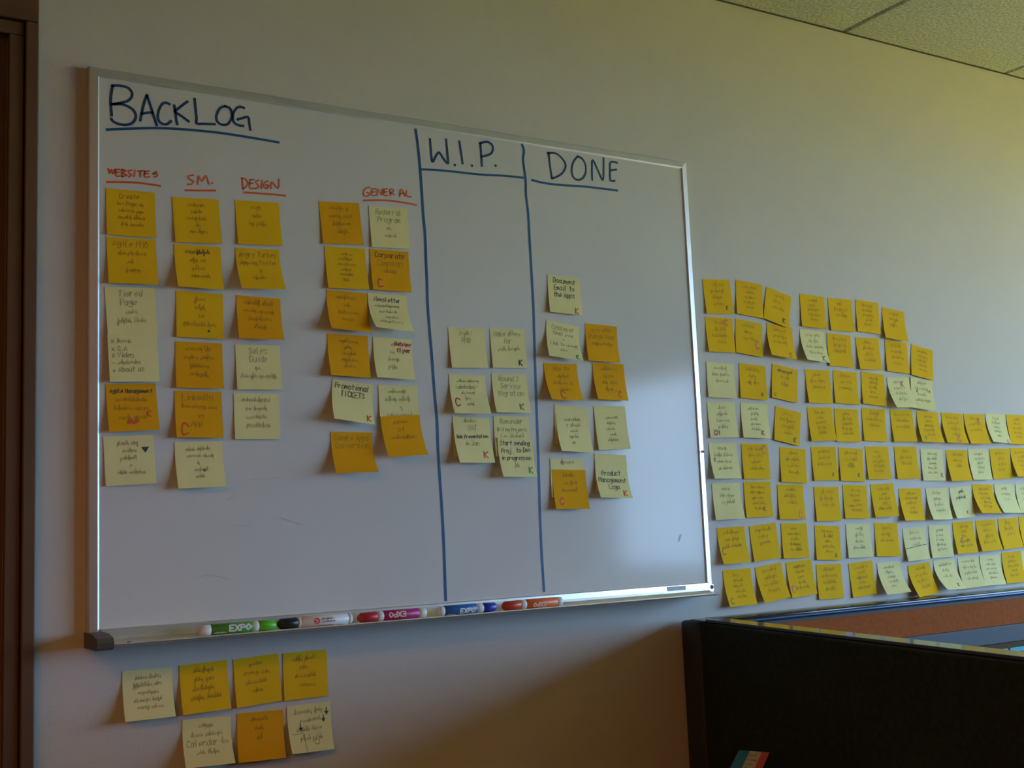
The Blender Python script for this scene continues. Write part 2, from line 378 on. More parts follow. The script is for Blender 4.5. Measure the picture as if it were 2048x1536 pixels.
bm = bmesh.new(); add_lathe(bm, [(0, 0.0032), (0.0009, 0.0030), (0.0012, 0.002)], 12, Matrix.Translation((0.052, -0.030, -0.0153)) @ Matrix.Rotation(-PI/2, 4, 'Y')); bm_obj('screw', bm, 'screw_dark', board)
box('tray_sticker', (1.096, 1.142, -0.0046, -0.0032, -0.0060, 0.0022), 'label_grey', board)
box('rail_nick', (BW - 0.0125, BW - 0.0055, -0.0030, -0.0016, 0.2665, 0.2715), 'screw_dark', board, M=None)
# writing on the board
BOARD_STROKES = """BACKLOG 0.0374,0.8572 0.0349,0.8433 0.034,0.8302 0.0347,0.8174 0.0356,0.8072
BACKLOG 0.0364,0.8567 0.0466,0.8587 0.0601,0.8578 0.0669,0.8511 0.0667,0.8432 0.0612,0.8358 0.0514,0.8309 0.0357,0.8258
BACKLOG 0.0357,0.8258 0.0514,0.8283 0.0649,0.8246 0.072,0.8179 0.073,0.8089 0.0673,0.7995 0.0563,0.7948 0.0453,0.7952 0.038,0.7978 0.0349,0.8019
BACKLOG 0.091,0.8497 0.0872,0.8386 0.0834,0.8223 0.0804,0.8056
BACKLOG 0.091,0.8497 0.0947,0.8385 0.1003,0.8209 0.1065,0.8016
BACKLOG 0.0829,0.8175 0.0921,0.8205 0.1003,0.8222
BACKLOG 0.1275,0.8402 0.1224,0.842 0.116,0.8392 0.1104,0.8291 0.1083,0.8169 0.1103,0.8093 0.1158,0.8054 0.1229,0.8059 0.1298,0.8122
BACKLOG 0.1351,0.8395 0.1368,0.8278 0.1382,0.8161 0.14,0.8079
BACKLOG 0.157,0.8496 0.1505,0.8438 0.1427,0.8362 0.1358,0.829 0.1427,0.8255 0.1516,0.8202 0.1588,0.8157
BACKLOG 0.1688,0.8563 0.1704,0.8383 0.1718,0.8224 0.1717,0.8144 0.1853,0.8156 0.2025,0.8176
BACKLOG 0.2201,0.8514 0.2121,0.8469 0.2067,0.8371 0.2052,0.8275 0.2091,0.8205 0.2171,0.8184 0.2251,0.8217 0.2306,0.8313 0.2318,0.841 0.2282,0.8494 0.2201,0.8514
BACKLOG 0.2531,0.8533 0.2466,0.8544 0.2403,0.8513 0.2348,0.8428 0.2333,0.8317 0.2364,0.8245 0.2439,0.8215 0.2515,0.8218
BACKLOG 0.2414,0.8315 0.2482,0.8344 0.2599,0.8384 0.2617,0.8277 0.2634,0.8164
BACKLOG_u 0.0279,0.7829 0.0562,0.7883 0.1057,0.7968 0.1566,0.8015 0.2089,0.8037 0.2627,0.8032 0.3132,0.8015
WEBSITES 0.0301,0.7198 0.032,0.7119 0.0353,0.7187 0.0372,0.7121 0.0404,0.7194
WEBSITES 0.0416,0.7195 0.0421,0.7094 0.0476,0.7093
WEBSITES 0.0416,0.7144 0.0464,0.7155
WEBSITES 0.0416,0.7195 0.0476,0.7203
WEBSITES 0.0512,0.7207 0.0512,0.7092
WEBSITES 0.0512,0.7207 0.0573,0.7197 0.0524,0.715 0.059,0.7127 0.0512,0.7092
WEBSITES 0.0663,0.7213 0.061,0.7194 0.0629,0.7158 0.0663,0.7136 0.0614,0.71
WEBSITES 0.072,0.7221 0.0702,0.7115
WEBSITES 0.0756,0.7212 0.086,0.723
WEBSITES 0.0805,0.7218 0.08,0.7127
WEBSITES 0.0872,0.7222 0.0867,0.713 0.0946,0.714
WEBSITES 0.0867,0.718 0.0924,0.7189
WEBSITES 0.0872,0.7222 0.0946,0.7236
WEBSITES 0.1058,0.7242 0.0993,0.7193 0.1066,0.7207 0.1058,0.7159 0.1016,0.7149
WEBSITES_u 0.0284,0.6975 0.0512,0.7003 0.0805,0.702 0.1115,0.701
SM 0.1655,0.7259 0.1572,0.7227 0.1597,0.7178 0.1656,0.7153 0.1622,0.7102 0.1558,0.7089
SM 0.1726,0.7109 0.1735,0.7255 0.1791,0.717 0.1865,0.7271 0.1908,0.7136
SM 0.1963,0.7164 0.1971,0.7157
SM_u 0.1524,0.6985 0.1763,0.7008 0.2019,0.7037
DESIGN 0.2475,0.7306 0.2491,0.7119
DESIGN 0.2467,0.7305 0.2547,0.7288 0.2573,0.721 0.2491,0.7119
DESIGN 0.2615,0.7296 0.2608,0.7146 0.2681,0.7155
DESIGN 0.2614,0.7228 0.2669,0.724
DESIGN 0.2615,0.7296 0.2683,0.7304
DESIGN 0.2765,0.73 0.271,0.7275 0.2745,0.723 0.2763,0.7192 0.27,0.7149
DESIGN 0.282,0.7307 0.2809,0.7162
DESIGN 0.293,0.7307 0.2866,0.7272 0.2854,0.7202 0.29,0.7175 0.2937,0.7212 0.2937,0.7239 0.2887,0.7233
DESIGN 0.2983,0.7182 0.2994,0.7301 0.3108,0.7205 0.3125,0.7363
DESIGN_u 0.2509,0.7062 0.2857,0.708 0.3232,0.709
GENERAL 0.482,0.7423 0.4743,0.7396 0.469,0.7319 0.4711,0.725 0.4787,0.7267 0.4807,0.7314 0.475,0.7317
GENERAL 0.4857,0.7392 0.4848,0.7283 0.492,0.7286
GENERAL 0.4852,0.7337 0.4913,0.735
GENERAL 0.4857,0.7397 0.4934,0.7409
GENERAL 0.4959,0.7287 0.4972,0.7405 0.5045,0.7306 0.5055,0.742
GENERAL 0.5097,0.742 0.509,0.7311 0.5161,0.7313
GENERAL 0.5091,0.7365 0.5154,0.7381
GENERAL 0.5097,0.742 0.5165,0.7433
GENERAL 0.5219,0.7316 0.5213,0.7433 0.5281,0.7432 0.527,0.7385 0.5215,0.737 0.5298,0.7343
GENERAL 0.5404,0.7319 0.5438,0.7459 0.5512,0.7341
GENERAL 0.5416,0.7375 0.5494,0.7393
GENERAL 0.5545,0.7445 0.5542,0.7344 0.5636,0.7342
GENERAL_u 0.4689,0.7167 0.4975,0.7204 0.5264,0.7222 0.5518,0.7214 0.5734,0.7201
line1 0.5771,0.8627 0.581,0.83 0.5837,0.7907 0.5854,0.7541 0.5868,0.7083 0.5894,0.6665 0.5895,0.6154 0.5901,0.5776 0.5898,0.5416 0.592,0.4904 0.5945,0.4504 0.5975,0.3815 0.6008,0.3239 0.6009,0.2755 0.603,0.2122 0.6047,0.167 0.6059,0.1088 0.6059,0.0441 0.606,0.0093
line2 0.8075,0.866 0.8114,0.8535 0.8082,0.8351 0.8119,0.7971 0.8114,0.7648 0.8146,0.7271 0.815,0.6793 0.8159,0.6323 0.8165,0.5894 0.8168,0.5393 0.815,0.4415 0.8138,0.3445 0.8127,0.249 0.8109,0.1538 0.8107,0.0873 0.8116,0.0413 0.8122,0.012
WIP_u 0.5849,0.7884 0.6385,0.7921 0.7075,0.7938 0.7608,0.7979 0.8062,0.7996
WIP 0.6064,0.8488 0.6072,0.8335 0.6094,0.8056 0.6176,0.818 0.6246,0.8254 0.6327,0.8154 0.6425,0.8068 0.6417,0.8289 0.6403,0.8529
WIP 0.6561,0.806 0.6575,0.8056
WIP 0.6683,0.8528 0.671,0.8328 0.6735,0.8107
WIP 0.6931,0.8092 0.6942,0.8087
WIP 0.7137,0.8559 0.7146,0.8355 0.7153,0.8111
WIP 0.7123,0.8551 0.7281,0.8601 0.7393,0.8563 0.741,0.847 0.7341,0.8366 0.7143,0.8292
WIP 0.7449,0.8158 0.7463,0.8154
DONE 0.8688,0.8578 0.8701,0.8334 0.8735,0.8062
DONE 0.8661,0.8564 0.8859,0.8584 0.9025,0.8475 0.9075,0.835 0.8991,0.8208 0.8871,0.8121 0.8735,0.8062
DONE 0.938,0.8594 0.9276,0.8481 0.9221,0.8335 0.9228,0.8188 0.9312,0.8109 0.945,0.8139 0.9543,0.826 0.9558,0.8428 0.9494,0.8552 0.938,0.8594
DONE 0.9706,0.8147 0.9711,0.8364 0.9739,0.8568 0.9858,0.8366 0.9966,0.8178 1,0.84 1.0015,0.8637
DONE 1.0354,0.8587 1.0184,0.8575 1.0159,0.8387 1.016,0.8202 1.0268,0.8198
DONE 1.0173,0.8405 1.0325,0.8441
DONE_u 0.8263,0.7972 0.8523,0.7949 0.89,0.7951 0.948,0.7987 0.9994,0.7998 1.0316,0.8002
ghost 0.1685,0.0733 0.1781,0.0759 0.1941,0.075 0.2159,0.0682
ghost2 1.1446,0.1021 1.1386,0.0904
ghost3 0.8017,0.0218 0.8047,0.0161
ghost3 0.2178,0.1537 0.2525,0.1509
ghost3 0.3036,0.163 0.3381,0.1513
ghost3 0.2159,0.1937 0.2283,0.2015
ghost3 0.2537,0.2253 0.3048,0.2286"""
WORDS = {}
for ln in BOARD_STROKES.strip().split('\n'):
    t = ln.split(); WORDS.setdefault(t[0], []).append([tuple(float(v) for v in q.split(',')) for q in t[1:]])
WID = {'BACKLOG': .0044, 'BACKLOG_u': .0043, 'WIP': .0045, 'WIP_u': .0042, 'DONE': .0043, 'DONE_u': .0046, 'line1': .0052, 'line2': .0050,
       'WEBSITES': .0026, 'SM': .0026, 'DESIGN': .0026, 'GENERAL': .0027, 'ghost': .0016, 'ghost2': .004, 'ghost3': .0012}
PARTN = {'line': 'column_line', 'ghos': 'smudge'}
wp = lambda x, z: (x, 0.0040 - 0.0004, z)
for nm, st in WORDS.items():
    blue = nm.split('_')[0] in ('BACKLOG', 'WIP', 'DONE', 'line1', 'line2'); gh = nm.startswith('ghost')
    V, F = [], []
    for pl in st:
        ribbon(V, F, smooth_line(pl), WID.get(nm, .0034), wp)
    pn = 'column_line' if nm.startswith('line') else 'smudge' if gh else 'underline' if nm.endswith('_u') else 'heading'
    o = mesh_obj(pn, V, F, 'ghost_ink' if gh else 'line_ink' if nm[:4] == 'line' or nm.endswith('_u') and blue else 'blue_ink' if blue else 'orange_ink', board)
    if pn == 'heading':
        o['label'] = '%s in %s marker' % ({'WIP': 'W.I.P.', 'SM': 'S.M.'}.get(nm, nm), 'blue' if blue else 'orange-red')

# ------------------------------------------------------------------ markers on the tray
def marker(x0, x1, cap_right, cols, label, print_fn, R=0.0088, tilt=0.0):
    """barrel with end plug, printed sleeve, white collar and cap; axis along the tray"""
    L = x1 - x0; y = -0.036; z = -0.0153 + R
    t = thing('marker_pen', ((x0+x1)/2, y, Z0 + z), label, 'marker', 'dry-erase markers on the pen tray', tilt)
    s = 1 if cap_right else -1
    M = Matrix.Scale(-1, 4, (1, 0, 0)) if s < 0 else Matrix.Identity(4)
    h = L/2
    def seg(a, b, r0=R, r1=R, rnd=0.0012):
        return [(a, r0 - rnd), (a + rnd, r0), (b - rnd, r1), (b, r1 - rnd)]
    endp, slv, col, cap = cols[4:]
    for nm, pr, mt in (('barrel', seg(-h, -h + L*endp, R*0.93, R*0.97), cols[0]), ('label_sleeve', seg(-h + L*endp, -h + L*slv, rnd=0.0004), cols[1]),
                       ('collar', seg(-h + L*slv, -h + L*col, R*0.95, R*0.95), cols[2]), ('cap', seg(-h + L*col, h - L*0.02, R*0.99, R*0.90, 0.0016) + [(h, R*0.5)], cols[3])):
        bm = bmesh.new(); add_lathe(bm, pr, 24, M); part = bm_obj(nm, bm, mt, t, True)
        if nm == 'label_sleeve' and print_fn: print_fn(part, -h + L*endp, -h + L*slv, s, R)
    return t
def cyl(R, s):
    # print coordinates: a along the pen, b down from the top of the visible side; text reads towards the cap
    def P(a, b):
        th = b / R
        return (a*s, -(R + 0.0003)*math.cos(th), -(R + 0.0003)*math.sin(th)*s)
    return P
def brand_print(mt, a0, b0, size, small=True, mts=None):
    def fn(part, xa, xb, s, R):
        rnd = random.Random(3); V, F = [], []
        L = xb - xa
        st, _ = text_strokes('EXPO', xa + L*a0, b0 + size/2, size, rnd, aspect=0.95, slant=0.10, jit=0.0)
        for pl in st: ribbon(V, F, densify(pl, 0.0012), size*0.30, cyl(R, s))
        mesh_obj('lettering', V, F, mt, part)
        if small:
            V, F = [], []
            st, _ = text_strokes('~9', xa + L*0.06, b0 + size*0.75, size*0.34, rnd, aspect=0.8)
            for pl in st: ribbon(V, F, pl, size*0.10, cyl(R, s))
            mesh_obj('lettering', V, F, mts or mt, part)
    return fn
def logo_print(part, xa, xb, s, R):
    P = cyl(R, s); L = xb - xa; rnd = random.Random(5)
    # cap is on the left, so the print is turned to read upright from the room
    Q = lambda a, b: P(a*s, b*s)
    cx = -(xb - L*0.31)
    V = [Q(cx, -0.001)] + [Q(cx + 0.0052*math.cos(2*PI*k/18), -0.001 + 0.0052*math.sin(2*PI*k/18)) for k in range(18)]
    mesh_obj('logo', V, [(0, k+1, (k+1) % 18 + 1) for k in range(18)], 'print_red', part)
    V, F = [], []
    ribbon(V, F, [(cx-0.0025, -0.0035), (cx+0.0022, -0.0005), (cx-0.001, 0.002)], 0.0012, lambda a, b: tuple(1.02*v if i else v for i, v in enumerate(Q(a, b)))); mesh_obj('logo', V, F, 'print_white', part)
    V, F = [], []
    for tx, yy, m in (('~11', -0.0022, 1), ('~13', 0.0018, 1)):
        st, _ = text_strokes(tx, cx + 0.008, yy, 0.0030, rnd, aspect=0.7)
        for pl in st: ribbon(V, F, densify(pl, 0.0012), 0.0009, Q)
    mesh_obj('lettering', V, F, 'print_grey', part)
    V, F = [], []
    ribbon(V, F, [(cx + 0.002, 0.0082), (cx + 0.028, 0.0078)], 0.0016, Q); mesh_obj('lettering', V, F, 'print_red', part)
marker(0.1565, 0.2790, True, ('marker_white', 'label_green', 'marker_white', 'marker_green', .14, .67, .76, 1), 'bright green marker with white end on the whiteboard tray', brand_print('print_white', .42, -.001, .0088))
marker(0.2819, 0.4077, False, ('marker_white', 'marker_white', 'marker_white', 'marker_black', .06, .70, .745, 1), 'white marker with black cap and round red logo on the tray', logo_print, R=0.0092)
marker(0.4202, 0.5441, False, ('marker_white', 'label_pink', 'marker_white', 'marker_red', .115, .64, .73, 1), 'magenta marker with crimson cap on the whiteboard tray', brand_print('print_peach', .40, .0015, .0080, False))
marker(0.5691, 0.6847, True, ('marker_white', 'label_blue', 'marker_white', 'marker_blue', .093, .64, .755, 1), 'blue marker with deep blue cap on the whiteboard tray', brand_print('print_white', .45, .002, .0075))
marker(0.6981, 0.8227, False, ('marker_white', 'label_orange', 'marker_white', 'marker_orange', .096, .62, .716, 1), 'orange marker with red cap on the whiteboard tray', brand_print('print_peach', .40, -.002, .0070, False))

# ------------------------------------------------------------------ cubicle panels
ZT = Z0 - 0.066
# panel standing along the back wall
wp_ = thing('cubicle_panel', (2.26, WALL - 0.03, 0), 'cubicle panel along the wall under the notes, rust fabric with a blue-grey rail', 'cubicle panel')
ox, oy = 2.26, WALL - 0.03
def rel(b): return (b[0]-ox, b[1]-ox, b[2]-oy, b[3]-oy, b[4], b[5])
PF, PX0, PX1 = -0.040, 1.205, 3.3
bm = bmesh.new(); add_box(bm, *rel((PX0, PX1, PF - 0.004, WALL - 0.001, ZT - 0.010, ZT + 0.000)), bevel=0.003, seg=3); bm_obj('top_cap', bm, 'panel_cap', wp_, True)
bm = bmesh.new(); add_box(bm, *rel((PX0, PX1, PF - 0.007, PF, ZT - 0.0125, ZT - 0.0050)), bevel=0.003, seg=3); bm_obj('cap_glint_trim', bm, 'cap_glint', wp_, True)  # strip coloured as the window's blue highlight along the cap's front edge
box('frame', rel((PX0, PX1, PF + 0.002, WALL - 0.002, 0.02, ZT - 0.010)), 'panel_post', wp_)
for nm, z1, z0, dy, mt in (('fabric_tile', ZT - 0.0205, ZT - 0.0795, -0.000, 'rust_fabric'), ('tool_rail', ZT - 0.0800, ZT - 0.1195, -0.002, 'rail_grey'), ('fabric_tile', ZT - 0.1200, 0.10, 0.000, 'taupe_fabric')):
    bm = bmesh.new(); add_box(bm, *rel((PX0, PX1, PF + dy, PF + 0.012, z0, z1)), bevel=0.0012, seg=2); bm_obj(nm, bm, mt, wp_)
box('kick_plate', rel((PX0, PX1, PF + 0.001, PF + 0.012, 0.0, 0.098)), 'panel_post', wp_)
# panel running out from the wall
ang = math.atan2(-0.97880, -0.20480)     # direction of the panel away from the wall
pd = thing('cubicle_panel', (1.121, -0.062, 0), 'near-black fabric cubicle panel running out from the wall beside the whiteboard', 'cubicle panel', rotz=ang)
# local x runs along the panel, local y = +: towards the right-hand cubicle
TH = 0.062
bm = bmesh.new(); add_box(bm, -0.078, -0.002, 0.0, TH, 0, ZT, bevel=0.008, seg=3); bm_obj('end_post', bm, 'panel_post', pd, True)
bm = bmesh.new(); add_box(bm, -0.066, -0.004, 0.018, TH - 0.004, ZT - 0.002, ZT + 0.0015, bevel=0.0012, seg=2); bm_obj('post_cap', bm, 'panel_cap', pd)
bm = bmesh.new(); add_box(bm, 0.001, 1.75, 0.0, 0.016, 0.10, ZT - 0.001, bevel=0.005, seg=3); bm_obj('fabric_tile', bm, 'panel_fabric', pd, True)
bm = bmesh.new(); add_box(bm, 0.001, 1.75, TH - 0.014, TH, 0.10, ZT - 0.001, bevel=0.005, seg=3); bm_obj('fabric_tile', bm, 'panel_fabric', pd, True)
box('frame', (0.001, 1.75, 0.016, TH - 0.014, 0.02, ZT - 0.003), 'panel_post', pd)
bm = bmesh.new(); add_box(bm, -0.001, 1.75, 0.0155, TH - 0.004, ZT - 0.003, ZT + 0.005, bevel=0.0012, seg=2); bm_obj('top_cap', bm, 'panel_cap', pd)
box('kick_plate', (0.001, 1.75, 0.002, TH - 0.002, 0, 0.098), 'panel_post', pd)

# desk and organiser below the picture, carrying the striped packet that pokes into it
R10 = ang + PI/2
dk = thing('desk', (0.655, -0.74, 0), 'laminate desk standing against the dark cubicle panel', 'desk', rotz=R10)
bm = bmesh.new(); add_box(bm, -0.30, 0.30, -0.62, 0.55, 0.70, 0.73, bevel=0.003); bm_obj('desk_top', bm, 'desk_laminate', dk)
for sx in (-0.27, 0.27):
    for sy in (-0.59, 0.52): box('leg', (sx-0.02, sx+0.02, sy-0.02, sy+0.02, 0, 0.70), 'desk_metal', dk)
e1 = Vector((.586, -.809, -.048)).normalized(); nn = Vector((-.143, -.162, .976)).normalized()
e2 = e1.cross(nn).normalized(); 
if e2.y > 0: e2 = -e2
nn = (e1.cross(e2)); nn = nn if nn.z > 0 else -nn
C0 = Vector((0.9916, -0.3014, Z0 - 0.2568))
PWD, PLN, PTH = 0.051, 0.118, 0.006
ctr = C0 + e1*PWD/2 + e2*PLN/2
pk = thing('striped_packet', ctr - nn*PTH, 'small packet with teal, cream and red stripes in front of the dark panel', 'packet')
B = Matrix((e1, e2, nn)).transposed().to_4x4()
def pkbox(nm, a0, a1, m, h0, h1, b0=0.0, b1=1.0):
    bm = bmesh.new(); add_box(bm, (a0-.5)*PWD, (a1-.5)*PWD, (b0-.5)*PLN, (b1-.5)*PLN, h0, h1)
    bmesh.ops.transform(bm, matrix=B, verts=bm.verts)
    return bm_obj(nm, bm, m, pk)
pkbox('packet_body', 0, 1, 'pack_side', 0, PTH - 0.0008)
pkbox('teal_stripe', 0, .365, 'pack_teal', PTH - 0.0008, PTH)
mid = pkbox('cream_stripe', .365, .755, 'pack_cream', PTH - 0.0008, PTH)
pkbox('red_stripe', .755, 1, 'pack_red', PTH - 0.0008, PTH)
rp = random.Random(4)
for txt, b, m in (('~4', .17, 'pack_print_brown'), ('~5', .33, 'pack_print_brown'), ('~4', .47, 'pack_print'), ('~5', .60, 'pack_print')):
    st, _ = text_strokes(txt, (.39-.5)*PWD, (b-.5)*PLN, 0.006, rp, aspect=0.62); V, F = [], []
    for pl in st: ribbon(V, F, pl, 0.0013, lambda a, c: tuple(B @ Vector((a, c, PTH + 0.0003))))
    mesh_obj('lettering', V, F, m, mid)
# organiser: slanted-top box under the packet
og = thing('desk_organizer', (ctr.x, ctr.y, 0.73), 'slim dark desk organizer under the striped packet', 'organizer')
bm = bmesh.new(); tops = []; bots = []
for a, c in ((-.3, -.38), (.3, -.38), (.3, .45), (-.3, .45)):
    q = ctr + e1*a*PWD + e2*c*PLN - nn*(PTH + 0.0004)
    tops.append(bm.verts.new((q.x-ctr.x, q.y-ctr.y, q.z-0.73))); bots.append(bm.verts.new((q.x-ctr.x, q.y-ctr.y, 0)))
bm.faces.new(tops); bm.faces.new(bots[::-1])
for k in range(4): bm.faces.new((bots[k], bots[(k+1) % 4], tops[(k+1) % 4], tops[k]))
bm_obj('body', bm, 'desk_metal', og)
box('foot_plate', (-0.035, 0.035, -0.045, 0.045, 0, 0.004), 'desk_metal', og)

